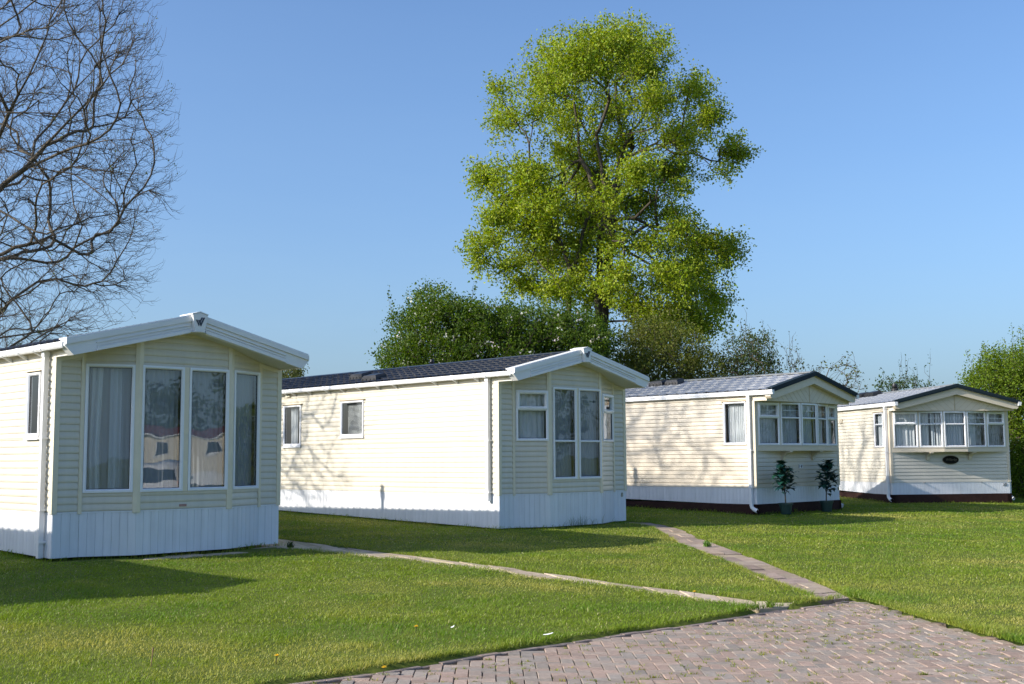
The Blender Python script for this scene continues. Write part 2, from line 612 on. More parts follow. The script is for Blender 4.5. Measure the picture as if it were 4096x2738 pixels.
def roof_slope(style, x0, z0, x1, z1, y0, y1, name, material, root, dz):
    e = np.array([x1 - x0, z1 - z0])
    Ls = np.hypot(*e)
    e = e / Ls
    n = np.array([-e[1], e[0]]) if x1 > x0 else np.array([e[1], -e[0]])
    if style == 'A':
        nr, pitch, amp, step = 6, 0.225, 0.030, 0.034
    else:
        nr, pitch, amp, step = 6, 0.31, 0.019, 0.018
    ny = int((y1 - y0) / pitch * 10)
    ys = np.linspace(y0, y1, ny + 1)
    rows = []
    for r in range(nr):
        off = 0.5 * (r % 2) if style == 'B' else 0.0
        ph = (ys / pitch + off) % 1.0
        if style == 'A':
            wv = np.where(ph < 0.45, np.sin(ph / 0.45 * PI) ** 1.2, 0.12 * np.sin((ph - 0.45) / 0.55 * PI))
        else:
            wv = np.where(ph < 0.32, np.sin(ph / 0.32 * PI), 0.0)
        for fr in (0.0, 0.35, 0.999):
            s = (r + fr) / nr * Ls
            h = amp * wv + step * (1 - fr)
            rows.append([(x0 + e[0] * s + n[0] * hh, y, z0 + e[1] * s + n[1] * hh) for y, hh in zip(ys, h)])
    mb = MB()
    mb.grid(rows)
    mb.grid([[(x0, y0, z0 - 0.03), (x0, y1, z0 - 0.03)], [(x1, y0, z1 - 0.03), (x1, y1, z1 - 0.03)]])
    return mb.build(name, material, root, (0, 0, dz), recalc=False)


def w_emblem(x, z, sc, y0, y1, root, dz, material):
    P = [[(-60, -97), (-38, -97), (-11, -152), (-20, -172)], [(-30, -97), (-9, -97), (14, -142), (5, -172)],
         [(12, -66), (33, -66), (2, -122), (-7, -104)], [(38, -66), (60, -66), (8, -172), (-2, -150)]]
    mb = MB()
    for poly in P:
        mb.prism([(x + a * sc, z + (b + 119) * sc) for a, b in poly], y0, y1)
    return mb.build('emblem', material, root)


class Van:
    def __init__(self, name, label, A, yaw, zc, L, group, clad='cream'):
        self.A, self.yaw, self.zc, self.L = np.array(A), yaw, zc, L
        self.zb = float(gz(*A))
        self.root = tag(empty(name, (A[0], A[1], self.zb), yaw), label, 'caravan', group)
        self.dz = zc - self.zb
        self.clad = clad
        self.ca, self.sa = math.cos(yaw), math.sin(yaw)

    def world(self, x, y, z=0):
        return np.array([self.A[0] + x * self.ca - y * self.sa, self.A[1] + x * self.sa + y * self.ca, self.zc + z])

    def g(self, x, y):
        w = self.world(x, y)
        return float(gz(w[0], w[1])) - self.zc

    def put(self, mb, name, mats, smooth=False, clip=None, recalc=True):
        return mb.build(name, mats, self.root, (0, 0, self.dz), smooth, recalc, clip)

    def sub(self, mb, name, mats, parent, smooth=False):
        return mb.build(name, mats, parent, (0, 0, 0), smooth)


def skirting(v, outline, top, bottom):
    mb = MB()
    for p, q in zip(outline[:-1], outline[1:]):
        T, L = frame_T(p, q)
        nb = max(1, round(L / 0.112))
        wv = L / nb
        rowsT, rowsB = [], []
        for i in range(nb):
            for ds, o in ((0.0, -0.004), (0.004, 0.004), (wv - 0.005, 0.004), (wv - 0.0015, -0.004)):
                s = i * wv + ds
                x, y, _ = T(s, o, 0)
                rowsT.append(T(s, o, top))
                rowsB.append((x, y, bottom(*T(s, 0, 0)[:2])))
        rowsT.append(T(L, -0.004, top))
        rowsB.append((T(L, -0.004, 0)[0], T(L, -0.004, 0)[1], bottom(*T(L, 0, 0)[:2])))
        mb.grid([rowsB, rowsT])
        mb.T = T
        mb.box(0.0, L, -0.002, 0.010, top - 0.022, top - 0.001)
        mb.T = None
    return v.put(mb, 'skirting', M['skirt'], recalc=False)


def gutter_pipe(v, ypipe, brackets, zbot, shoe, kind):
    y0 = -0.50 if kind == 'A' else -0.59
    zt, zl = (2.30, 2.215) if kind == 'A' else (2.285, 2.18)
    for side in (0, 1):
        sx = (lambda x: x) if side == 0 else (lambda x: W - x)
        mb = MB()
        if kind == 'A':
            pr = [(-0.168, zt), (-0.168, zl + 0.025), (-0.150, zl), (-0.085, zl), (-0.066, zl + 0.02), (-0.066, zt)]
        else:
            pr = [(-0.125, zt), (-0.125, zl + 0.05), (-0.115, zl + 0.045), (-0.110, zl), (-0.03, zl), (-0.03, zt)]
        mb.prism([(sx(a), b) for a, b in pr], y0, v.L)
        for yj in ([ypipe] + [b for i, b in enumerate(brackets) if i % 3 == 1]):
            if kind == 'A':
                mb.prism([(sx(-0.173), zt + 0.004), (sx(-0.173), zl + 0.02), (sx(-0.152), zl - 0.006), (sx(-0.08), zl - 0.006), (sx(-0.08), zl + 0.002), (sx(-0.148), zl + 0.002), (sx(-0.166), zl + 0.03), (sx(-0.166), zt + 0.004)], yj - 0.05, yj + 0.05)
        g = v.put(mb, 'gutter', M['white'])
        if side == 0:
            for b in brackets:
                mb = MB()
                mb.prism([(-0.172, zt + 0.003), (-0.172, zl + 0.02), (-0.155, zl - 0.004), (-0.012, zl - 0.075), (-0.012, zl - 0.02), (-0.15, zl + 0.001), (-0.1675, zl + 0.03), (-0.1675, zt + 0.003)], b - 0.014, b + 0.014)
                v.sub(mb, 'gutter_bracket', M['white'], g)
        # downpipe
        mb = MB()
        xo, xi = sx(-0.098), sx(-0.030)
        a, b = min(xo, xi), max(xo, xi)
        mb.box(a, b, ypipe - 0.034, ypipe + 0.034, zbot, zl + 0.002)
        mb.box(min(sx(-0.108), sx(-0.02)), max(sx(-0.108), sx(-0.02)), ypipe - 0.042, ypipe + 0.042, zl - 0.07, zl + 0.001)
        dp = v.put(mb, 'downpipe', M['white'])
        zs = [1.0, 0.02] if kind == 'A' else [0.86, 0.0]
        for z in zs + ([-0.42] if zbot < -0.5 else []):
            mb = MB()
            mb.box(min(sx(-0.104), sx(-0.0)), max(sx(-0.104), sx(0.0)), ypipe - 0.055, ypipe + 0.055, z, z + 0.03)
            v.sub(mb, 'pipe_clip', M['white'], dp)
        if shoe:
            mb = MB()
            c = (a + b) / 2
            mb.tube([(c, ypipe, zbot + 0.04), (c, ypipe - 0.01, zbot - 0.03), (c + 0.01, ypipe - 0.07, zbot - 0.085), (c + 0.02, ypipe - 0.15, zbot - 0.115)], [0.046, 0.047, 0.048, 0.052], 8, cap=False)
            v.sub(mb, 'pipe_shoe', M['white'], dp)
    # boxed eaves under the gutters
    mb = MB()
    if kind == 'A':
        for sx in ((lambda x: x), (lambda x: W - x)):
            mb.prism([(sx(-0.006), 2.122), (sx(-0.006), 2.245), (sx(0.016), 2.245), (sx(0.016), 2.122)], -0.512, v.L)
            mb.prism([(sx(-0.10), 2.235), (sx(-0.006), 2.235), (sx(-0.006), 2.255), (sx(-0.10), 2.255)], -0.50, v.L)
        v.put(mb, 'eaves_board', M['trim'])
    else:
        for sx in ((lambda x: x), (lambda x: W - x)):
            mb.prism([(sx(-0.012), 2.045), (sx(-0.012), 2.26), (sx(0.012), 2.26), (sx(0.012), 2.045)], -0.335, 0.012)
            mb.prism([(sx(-0.03), 2.15), (sx(-0.03), 2.26), (sx(0.0), 2.26), (sx(0.0), 2.15)], 0.012, v.L)
        v.put(mb, 'eaves_board', M[v.clad])


def lining(v, outline, parts, flat=False):
    mb = MB()
    for z, mi in ((0.03, 1), (2.035 if flat else 2.125, 0)):
        mb.face([(x, max(y, 0.03) if flat and mi else y, z) for x, y in outline], mi)
    for y in parts:
        mb.box(0.02, W - 0.02, y, y + 0.05, 0.03, 2.125)
    return v.put(mb, 'interior', [M['inside'], M['carpet']], recalc=False)


def roof_parts(v, style, roofm, ridgem, vents, flue):
    fk = 1.45 if style == 'B' else 1.0
    x0 = -0.115
    sl = roof_slope(style, x0, 2.285, 1.83, 2.772, -0.47, v.L + 0.15, 'roof_slope', roofm, v.root, v.dz)
    s2 = roof_slope(style, W - x0, 2.285, 1.83, 2.772, -0.47, v.L + 0.15, 'roof_slope', roofm, v.root, v.dz)
    mb = MB()
    pr = [(1.70, 2.765), (1.70, 2.778), (1.80, 2.812), (1.83, 2.815), (1.86, 2.812), (1.96, 2.778), (1.96, 2.765), (1.83, 2.80)]
    y = -0.48
    while y < v.L:
        mb.prism([(a, b + 0.003 * (int(y * 10) % 2)) for a, b in pr], y, min(y + 1.9, v.L + 0.1))
        y += 1.9
    v.put(mb, 'ridge_cap', ridgem)
    # gable at the far end closes the roof space
    mb = MB()
    mb.face([(-0.1, v.L - 0.01, 2.25), (W + 0.1, v.L - 0.01, 2.25), (1.83, v.L - 0.01, 2.76)])
    v.put(mb, 'rear_gable', M[v.clad], recalc=False)

    def zr(x):
        return 2.285 + (min(x, W - x) - x0) * (2.772 - 2.285) / (1.83 - x0)
    for (xc, y0, y1) in vents:
        mb = MB()
        w2, sg = 0.15, 1 if xc < 1.83 else -1
        k = 0.25 * sg
        z = zr(xc) + 0.02
        lo = [(xc - w2, y0, z - k * w2 - 0.03), (xc + w2, y0, z + k * w2 - 0.03), (xc + w2, y1, z + k * w2 - 0.03), (xc - w2, y1, z - k * w2 - 0.03)]
        up = [(xc - w2 * .95, y0 + .01, z - k * w2 + 0.085), (xc + w2 * .95, y0 + .01, z + k * w2 + 0.085), (xc + w2 * .95, y1 - .01, z + k * w2 + 0.085), (xc - w2 * .95, y1 - .01, z - k * w2 + 0.085)]
        tp = [(xc - w2 * .8, y0 + .05, z - k * w2 * .8 + 0.125), (xc + w2 * .8, y0 + .05, z + k * w2 * .8 + 0.125), (xc + w2 * .8, y1 - .05, z + k * w2 * .8 + 0.125), (xc - w2 * .8, y1 - .05, z - k * w2 * .8 + 0.125)]
        mb.grid([lo, up, tp], close=True)
        mb.face(tp)
        for t in range(4):
            yy = y0 + 0.06 + (y1 - y0 - 0.12) * t / 3
            mb.box(xc - w2 - 0.008, xc - w2 + 0.01, yy, yy + 0.04, z - k * w2 + 0.01, z - k * w2 + 0.06)
        o = v.put(mb, 'roof_vent', M['black'])
    if flue:
        fx, fy, top = flue
        z = zr(fx)
        mb = MB()
        mb.tube([(fx, fy, z - 0.05), (fx, fy, top - 0.16)], fk * 0.052, 14)
        mb.tube([(fx, fy, z - 0.02), (fx, fy, z + 0.05), (fx, fy, z + 0.08)], [fk * q for q in (0.17, 0.12, 0.06)], 16)
        mb.tube([(fx, fy, top - 0.28), (fx, fy, top - 0.26), (fx, fy, top - 0.16), (fx, fy, top - 0.14)], [fk * q for q in (0.055, 0.078, 0.078, 0.055)], 14)
        mb.tube([(fx, fy, top - 0.13), (fx, fy, top - 0.11), (fx, fy, top - 0.09)], [fk * q for q in (0.05, 0.07, 0.05)], 14)
        mb.tube([(fx, fy, top - 0.09), (fx, fy, top - 0.06), (fx, fy, top)], [fk * q for q in (0.052, 0.062, 0.045)], 14)
        v.put(mb, 'flue', M['black'], smooth=False)


def walls(v, side_windows, fronts, prof, clip=None, ztop=2.2):
    """side_windows: (y0, y1, z0, z1) on the near long wall; fronts: list of (p, q, z0, z1, holes)"""
    cm = M[v.clad]
    hs = [(v.L - b + 0.01, v.L - a - 0.01, c + 0.01, d - 0.01) for a, b, c, d in side_windows]
    mb = MB()
    cladding(mb, (0, v.L), (0, 0), 0, ztop, hs, prof)
    mb.mi = [0] * len(mb.f)
    mb.box(-0.0165, -0.002, 0.075, v.L, 1.028, 1.034, 1)
    v.put(mb, 'side_wall', [cm, M['seam']], recalc=False)
    mb = MB()
    cladding(mb, (W, 0), (W, v.L), 0, ztop, [], prof)
    v.put(mb, 'side_wall', cm, recalc=False)
    mb = MB()
    cladding(mb, (W, v.L), (0, v.L), 0, 2.3, [], prof)
    v.put(mb, 'rear_wall', cm, recalc=False)
    mb = MB()
    for p, q, z0, z1, holes in fronts:
        cladding(mb, p, q, z0, z1, holes, prof)
    v.put(mb, 'front_wall', cm, recalc=False, clip=clip)


def corner(v, x, z0, z1, sgn, m):
    f = lambda a: x + sgn * a
    mb = MB()
    mb.prism([(f(-0.020), -0.020), (f(0.055), -0.020), (f(0.055), -0.001), (f(-0.001), -0.001), (f(-0.001), 0.075), (f(-0.020), 0.075)], z0, z1, 'z')
    v.put(mb, 'corner_trim', m)


def caravan_a(name, label, A, yaw, zc, L, group, fronts_win, side_win, brackets, ypipe, zpipe, flue, vents, number=None, alarm=None, roofm='roof', detail=True, sticker=False):
    v = Van(name, label, A, yaw, zc, L, group, 'cream')
    rt = 0.2425
    fr = []
    for i, (p, q) in enumerate(zip(FRONT_A[:-1], FRONT_A[1:])):
        fr.append((p, q, 0.0, 2.7, [(w[1] + 0.01, w[2] - 0.01, w[3] + 0.01, w[4] - 0.01) for w in fronts_win if w[0] == i]))
    nrm = math.hypot(1, rt)
    clip = [((0, 0, 2.135), (-rt / nrm, 0, 1 / nrm)), ((W, 0, 2.135), (rt / nrm, 0, 1 / nrm))]
    walls(v, [w[:4] for w in side_win], fr, PROF_A, clip)
    for w in side_win:
        kw = w[4]
        window(v.root, v.dz, (0, L), (0, 0), L - w[1], L - w[0], w[2], w[3], hood=True, sill=True, **kw)
    for w in fronts_win:
        window(v.root, v.dz, FRONT_A[w[0]], FRONT_A[w[0] + 1], *w[1:5], **w[5])
    corner(v, 0, -0.02, 2.125, 1, M['trim'])
    corner(v, W, -0.02, 2.125, -1, M['trim'])
    pts = [np.array(p, float) for p in FRONT_A]
    for i in range(1, 5):
        a, b, c = pts[i - 1:i + 2]
        e1, e2 = (b - a) / np.hypot(*(b - a)), (c - b) / np.hypot(*(c - b))
        n1, n2 = np.array([e1[1], -e1[0]]), np.array([e2[1], -e2[0]])
        mt = (n1 + n2) / (1 + n1 @ n2)
        wa = 0.030 if i in (1, 4) else 0.052
        poly = [b - e1 * wa + n1 * 0.024, b + mt * 0.024, b + e2 * wa + n2 * 0.024, b + e2 * wa + n2 * 0.0, b, b - e1 * wa]
        mb = MB()
        mb.prism([tuple(p) for p in poly], -0.03, 2.7, 'z')
        v.put(mb, 'bay_trim', M['trim'], clip=clip)
    # middle post between the two centre windows
    mb = MB()
    cw = [w for w in fronts_win if w[0] == 2]
    xm = 1.08 + 0.5 * (cw[0][2] + cw[1][1])
    hw = 0.5 * (cw[1][1] - cw[0][2]) - 0.002
    mb.box(xm - hw, xm + hw, -0.28 - 0.022, -0.28 + 0.01, cw[0][3], cw[0][4])
    v.put(mb, 'window_post', M['trim'])
    # soffit boards
    for m in (lambda x: x, lambda x: W - x):
        mb = MB()
        mb.prism([(m(-0.02), 2.128), (m(1.83), 2.128 + rt * 1.83), (m(1.83), 2.142 + rt * 1.83), (m(-0.02), 2.142)], -0.515, 0.03)
        v.put(mb, 'soffit', M['soffit'])
        mb = MB()                                       # cream strip where soffit meets the flat wall
        mb.prism([(m(0.05), 2.075), (m(0.40), 2.155), (m(0.40), 2.215), (m(0.05), 2.135)], -0.022, -0.003)
        v.put(mb, 'soffit_trim', M['trim'])
    # bargeboards
    s = 0.2452

    def top(x):
        return 2.328 + (x + 0.136) * s
    for m in (lambda x: x, lambda x: W - x):
        mb = MB()
        mb.prism([(m(-0.136), top(-0.136)), (m(-0.150), 2.241), (m(-0.025), 2.118), (m(1.83), 2.562), (m(1.83), top(1.83))], -0.560, -0.516)
        mb.prism([(m(-0.139), top(-0.139) + .003), (m(-0.142), top(-0.142) - 0.072), (m(1.83), top(1.83) - 0.072), (m(1.83), top(1.83) + .003)], -0.586, -0.561)
        for o0, o1, yy in ((0.112, 0.130, -0.583), (0.152, 0.168, -0.576), (0.190, 0.236, -0.590)):
            mb.prism([(m(0.30), top(0.30) - o0), (m(0.285), top(0.285) - o1), (m(1.70), top(1.70) - o1), (m(1.70), top(1.70) - o0)], yy, -0.561)
        mb.prism([(m(-0.136), top(-0.136)), (m(-0.150), 2.241), (m(-0.025), 2.118), (m(0.0), 2.123), (m(-0.112), 2.245), (m(-0.10), top(-0.1))], -0.516, -0.40)
        mb.prism([(m(-0.135), top(-0.135) + 0.004), (m(1.83), top(1.83) + 0.004), (m(1.83), top(1.83) + 0.024), (m(-0.135), top(-0.135) + 0.024)], -0.572, -0.34)
        v.put(mb, 'bargeboard', M['barge'])
    mb = MB()
    mb.prism([(1.710, 2.806), (1.83, 2.840), (1.955, 2.806), (1.908, 2.558), (1.755, 2.558)], -0.635, -0.50)
    mb.prism([(1.700, 2.808), (1.83, 2.8435), (1.965, 2.808), (1.965, 2.822), (1.83, 2.860), (1.700, 2.822)], -0.640, -0.28)
    mb.prism([(1.70, 2.550), (1.96, 2.550), (1.91, 2.557), (1.75, 2.557)], -0.62, -0.51)
    bd = v.put(mb, 'ridge_badge', M['barge'])
    w_emblem(1.833, 2.705, 0.00125, -0.640, -0.6352, bd, 0, M['logo'])
    roof_parts(v, 'A', M[roofm], M['ridge'] if roofm == 'roof' else M[roofm], vents, flue)
    gutter_pipe(v, ypipe, brackets, zpipe, False, 'A')
    outline = [(0, L)] + FRONT_A + [(W, L), (0, L)]
    skirting(v, outline, -0.001, lambda x, y: v.g(x, y) + 0.025)
    lining(v, [(0.01, L - .01)] + [(min(max(x, 0.01), W - .01), y + 0.03) for x, y in FRONT_A] + [(W - .01, L - .01)], (3.9, 5.7, 8.0))
    if number:
        text_mesh('house_number', number, 0.13, M['metal'], v.root, (3.527, -0.012, v.dz - 0.102), (PI / 2, 0, 0), 0.006)
    if alarm:
        mb = MB()
        mb.box(-0.05, -0.012, alarm[0], alarm[1], alarm[2], alarm[3])
        v.put(mb, 'wall_vent', M['trim'])
    if sticker:
        mb = MB()
        mb.box(1.745, 1.865, -0.2965, -0.2930, 0.030, 0.066)
        v.put(mb, 'sticker', M['sticker'])
    return v


def caravan_b(name, label, A, yaw, zc, L, group, clad, front_curt, side_win, ypipe, flue, vents, bot, number, nm, extra):
    v = Van(name, label, A, yaw, zc, L, group, clad)
    walls(v, [w[:4] for w in side_win], [((0, 0), (W, 0), 0, 0.93, ())], PROF_B, ztop=2.25)
    for w in side_win:
        window(v.root, v.dz, (0, L), (0, 0), L - w[1], L - w[0], w[2], w[3], hood=True, **w[4])
    # flat cheeks beside the bay and the bay framing
    mb = MB()
    for a, b in ((0.0, 0.05), (W - 0.05, W)):
        mb.box(a, b, -0.004, 0.02, 0.93, 2.05)
    Z0, Z1, MU = 0.985, 2.025, 1.66
    spec = [(0, 0.065, 0.755, True), (0, 0.797, 1.462, False), (1, 0.02, 0.70, False), (2, 0.015, 0.70, False), (2, 0.742, 1.40, True)]
    for i, (p, q) in enumerate(zip(BAY_B[:-1], BAY_B[1:])):
        T, Ls = frame_T(p, q)
        mb.T = T
        cur = 0.0
        for w in [w for w in spec if w[0] == i]:
            mb.box(cur, w[1] + 0.004, -0.03, 0.012, Z0, Z1)
            cur = w[2] - 0.004
        mb.box(cur, Ls, -0.03, 0.012, Z0, Z1)
        mb.box(0, Ls, -0.03, 0.0, Z1 - 0.008, 2.06)
        mb.T = None
    v.put(mb, 'bay_frame', M['trim_b'])
    mb = MB()
    out = [(0.0, 0.005), (0.03, -0.02), (1.466, -0.345), (2.194, -0.345), (3.63, -0.02), (3.66, 0.005)]
    mb.prism(out, 0.872, 0.984, 'z')
    out2 = [(0.0, 0.004), (0.03, -0.03), (1.464, -0.360), (2.196, -0.360), (3.63, -0.03), (3.66, 0.004)]
    mb.prism(out2, 0.9845, 0.996, 'z')
    mb.prism([(x, y * 0.97) for x, y in out], 0.860, 0.8715, 'z')
    v.put(mb, 'bay_sill', M['trim_b'])
    for k, w in enumerate(spec):
        window(v.root, v.dz, BAY_B[w[0]], BAY_B[w[0] + 1], w[1], w[2], Z0 + 0.012, Z1, mull=MU, sash=w[3], curtains=front_curt[k], lattice=(MU + 0.03, Z1 - 0.05) if extra.get('lattice', True) else None)
    for xc in (1.12, 2.43):
        mb = MB()
        prof = [(-0.004, 0.860), (-0.27, 0.860), (-0.27, 0.835)] + [(-0.27 + 0.21 * math.sin(t * PI / 2), 0.835 - 0.13 * (1 - math.cos(t * PI / 2)) - 0.02 * t) for t in np.linspace(0.1, 1, 7)] + [(-0.055, 0.640), (-0.004, 0.640)]
        mb.prism(prof, xc - 0.055, xc + 0.055, 'x')
        v.put(mb, 'bay_bracket', M['trim_b'])
    corner(v, 0, -0.01, 2.05, 1, M['trim_b'])
    corner(v, W, -0.01, 2.05, -1, M['trim_b'])
    # gable box
    mb = MB()
    mb.prism([(-0.012, 2.040), (W + 0.012, 2.040), (W + 0.012, 2.22), (1.83, 2.66), (-0.012, 2.22)], -0.36, -0.336)
    gp = v.put(mb, 'gable_panel', M['trim_b'])
    mb = MB()
    for k in range(9):
        x = 0.15 + k * 0.21
        for sg in (0, 1):
            xa, xb = x, x + 0.36
            za, zb = 2.05 + 0.36 * 0.9, 2.05
            f = (lambda t: t) if sg == 0 else (lambda t: W - t)
            if x + 0.02 > 1.80:
                continue
            xb = min(xb, 1.815)
            zb = za - (xb - xa) * 0.9
            mb.prism([(f(xa), za), (f(xb), zb), (f(xb), zb - 0.010), (f(xa), za - 0.010)], -0.3622, -0.3602)
    mb.box(1.815, 1.845, -0.366, -0.3601, 2.045, 2.50)
    v.sub(mb, 'chevron_groove', M['seam'], gp)
    mb = MB()
    mb.box(0.0, W, -0.335, 0.0, 2.044, 2.058)
    v.put(mb, 'soffit', M['soffit'])
    s2 = (2.70 - 2.235) / 1.90
    for m in (lambda x: x, lambda x: W - x):
        mb = MB()
        up = lambda x: 2.262 + (x + 0.07) * s2
        mb.prism([(m(-0.07), up(-0.07)), (m(-0.075), 2.135), (m(-0.03), 2.088), (m(0.12), 2.092), (m(1.83), 2.500), (m(1.83), up(1.83))], -0.51, -0.361)
        mb.prism([(m(-0.085), up(-0.085) - 0.005), (m(-0.085), up(-0.085) - 0.035), (m(1.83), up(1.83) - 0.035), (m(1.83), up(1.83) - 0.005)], -0.535, -0.511)
        v.put(mb, 'bargeboard', M['trim_b'])
        mb = MB()
        k = (2.79 - 2.318) / 1.93
        tp = lambda x: 2.318 + (x + 0.10) * k
        mb.prism([(m(-0.10), tp(-0.10)), (m(-0.10), tp(-0.10) - 0.098), (m(1.83), tp(1.83) - 0.098), (m(1.83), tp(1.83))], -0.575, -0.545)
        mb.prism([(m(-0.102), tp(-0.10) - 0.05), (m(-0.102), tp(-0.10) - 0.06), (m(1.83), tp(1.83) - 0.06), (m(1.83), tp(1.83) - 0.05)], -0.581, -0.5752)
        mb.prism([(m(-0.10), tp(-0.10) + 0.001), (m(-0.10), tp(-0.10) + 0.015), (m(1.83), tp(1.83) + 0.015), (m(1.83), tp(1.83) + 0.001)], -0.575, -0.40)
        v.put(mb, 'roof_edge', M['edge'])
    roof_parts(v, 'B', M['roofg'], M['ridgeg'], vents, flue)
    gutter_pipe(v, ypipe, [], bot - 0.02, True, 'B')
    outline = [(0, L), (0, 0), (W, 0), (W, L), (0, L)]
    skirting(v, outline, -0.001, lambda x, y: bot - (0.0 if x < 1 else extra.get('drop', 0.02)) * min(x, W) / W + 0.018 * y)
    mb = MB()
    for p, q in zip(outline[:-1], outline[1:]):
        T, Ls = frame_T(p, q)
        mb.T = T
        mb.box(-0.03, Ls + 0.03, -0.10, 0.03, -0.85, bot + 0.012 * 0 + 0.02)
        mb.T = None
    # the plinth top follows the skirting bottom closely: pull the front-right corner down
    v.put(mb, 'brick_plinth', M['brick'])
    lining(v, [(0.01, L - .01), (0.01, 0.02)] + [(x, y + 0.03) for x, y in BAY_B] + [(W - .01, 0.02), (W - .01, L - .01)], (3.6, 7.0), True)
    text_mesh('house_number', number, 0.13, M[nm], v.root, (extra['num'][0], -0.012, v.dz + extra['num'][1]), (PI / 2, 0, 0), 0.006)
    return v


GR = 'static caravans side by side on the lawn'
AX1 = np.array([math.cos(R(45.577)), math.sin(R(45.577))])
A1 = np.array([-6.280, 16.041])
BL = [('blind', 0.05, 0.64, 0.085, 0.008)]
fw1 = [(1, 0.032, 0.702, 0.252, 2.060, dict(curtains=[('drapew', 0.04, 0.27, 0.10, 0.022, 0.25), ('net', 0.06, 0.50, 0.13, 0.018), ('drape', 0.34, 0.50, 0.09, 0.020), ('blind', 0.49, 0.64, 0.09, 0.006)])),  # last strip is curtain, its shade and reflection put in as darker cloth
       (2, 0.040, 0.710, 0.252, 2.060, dict(curtains=BL)), (2, 0.790, 1.460, 0.252, 2.060, dict(curtains=BL)),
       (3, 0.060, 0.725, 0.252, 2.065, dict(curtains=BL))]
van1 = caravan_a('static_caravan', 'nearest cream caravan with four tall bay windows under a white gable', A1, R(45.577), 0.821, 10.2, GR, fw1,
          [(0.45, 0.885, 1.04, 1.955, dict(curtains=[('drapew', 0.16, 0.40, 0.07, 0.016)]))],
          [0.42, 0.95, 1.48, 2.0, 2.6, 3.2], 0.215, -0.62, (3.15, 6.1, 3.15), [(0.6, 5.1, 5.55), (0.1, 3.95, 4.4)], sticker=True)
cc = [('drapew', 0.04, 0.64, 0.11, 0.014)]
fw2 = [(1, 0.054, 0.734, 1.004, 1.982, dict(mull=1.61, sash=True, curtains=cc)),
       (2, 0.098, 0.768, 0.255, 2.058, dict(mull=1.005, curtains=BL)), (2, 0.830, 1.497, 0.255, 2.058, dict(mull=1.005, curtains=BL)),
       (3, 0.060, 0.735, 1.000, 1.978, dict(mull=1.60, sash=True, curtains=cc))]
van2 = caravan_a('static_caravan', 'cream caravan with a charcoal tiled roof and the number 8 on its white skirting', (-0.262, 22.143), R(44.171), 0.841, 11.6, GR, fw2,
                 [(6.585, 7.305, 1.0, 1.942, dict(curtains=[('drapew', 0.16, 0.42, 0.06, 0.018)])), (4.205, 5.04, 1.178, 1.955, dict(blind=True))],
                 [9.6, 9.0, 8.4, 7.7, 7.1, 6.815, 6.17, 5.484, 4.915, 4.293, 3.647, 3.068, 1.793, 1.159, 0.537], 0.235, -0.13, (3.15, 5.68, 3.10),
                 [(0.68, 5.02, 5.50), (0.22, 3.90, 4.42)], number='8', alarm=(7.02, 7.20, 2.135, 2.18))
A0 = A1 - AX1 * 8.5 + np.array([AX1[1], -AX1[0]]) * 0.5
van0 = caravan_a('static_caravan', 'cream caravan left of the picture whose roof shadow lies across the lawn', A0, R(45.577), 0.80, 11.0, GR,
          [(w[0], w[1], w[2], w[3], w[4], {}) for w in fw1], [], [], 0.215, -0.62, (3.15, 9.5, 3.1), [])
fc = [[('drape', 0.04, 0.65, 0.055, 0.012)], [('drape', 0.04, 0.63, 0.05, 0.012)], [('drape', 0.04, 0.65, 0.06, 0.012)], [('drapew', 0.04, 0.65, 0.08, 0.012)], [('drapew', 0.2, 0.6, 0.07, 0.014)]]
van3 = caravan_b('static_caravan', 'tan caravan with a bowed bay window above two potted fig plants', (5.728, 27.664), R(43.724), 0.785, 11.2, GR, 'tan', fc,
                 [(0.225, 0.885, 1.018, 2.05, dict(curtains=[('drapew', 0.05, 0.62, 0.055, 0.014)]))], 0.11,
                 (2.7, 7.4, 2.9), [(1.36, 3.75, 4.23), (1.40, 3.26, 3.70)], -0.405, '9', 'brass', dict(num=(3.60, -0.105)))
fc4 = [[('drapew', 0.05, 0.64, 0.10, 0.02)], [('drapew', 0.04, 0.30, 0.10, 0.02), ('drape', 0.36, 0.46, 0.06, 0.012), ('drapew', 0.50, 0.64, 0.08, 0.018)],
       [('drape', 0.04, 0.64, 0.09, 0.022)], [('drapew', 0.05, 0.40, 0.09, 0.02), ('net', 0.05, 0.62, 0.08, 0.01)], [('net', 0.05, 0.62, 0.07, 0.014)]]
van4 = caravan_b('static_caravan', 'farthest pale caravan with an oval black plaque and the number 10', (10.829, 33.585), R(9.3), 0.748, 10.6, GR, 'pale', fc4,
                 [(0.36, 0.93, 1.012, 2.03, dict(mull=1.68, curtains=[('drapew', 0.05, 0.54, 0.08, 0.02)]))], 0.12,
                 (1.98, 3.43, 3.06), [(1.52, 4.53, 5.18), (1.52, 3.70, 4.35)], -0.36, '10', 'grey', dict(num=(3.49, -0.088), drop=0.085))
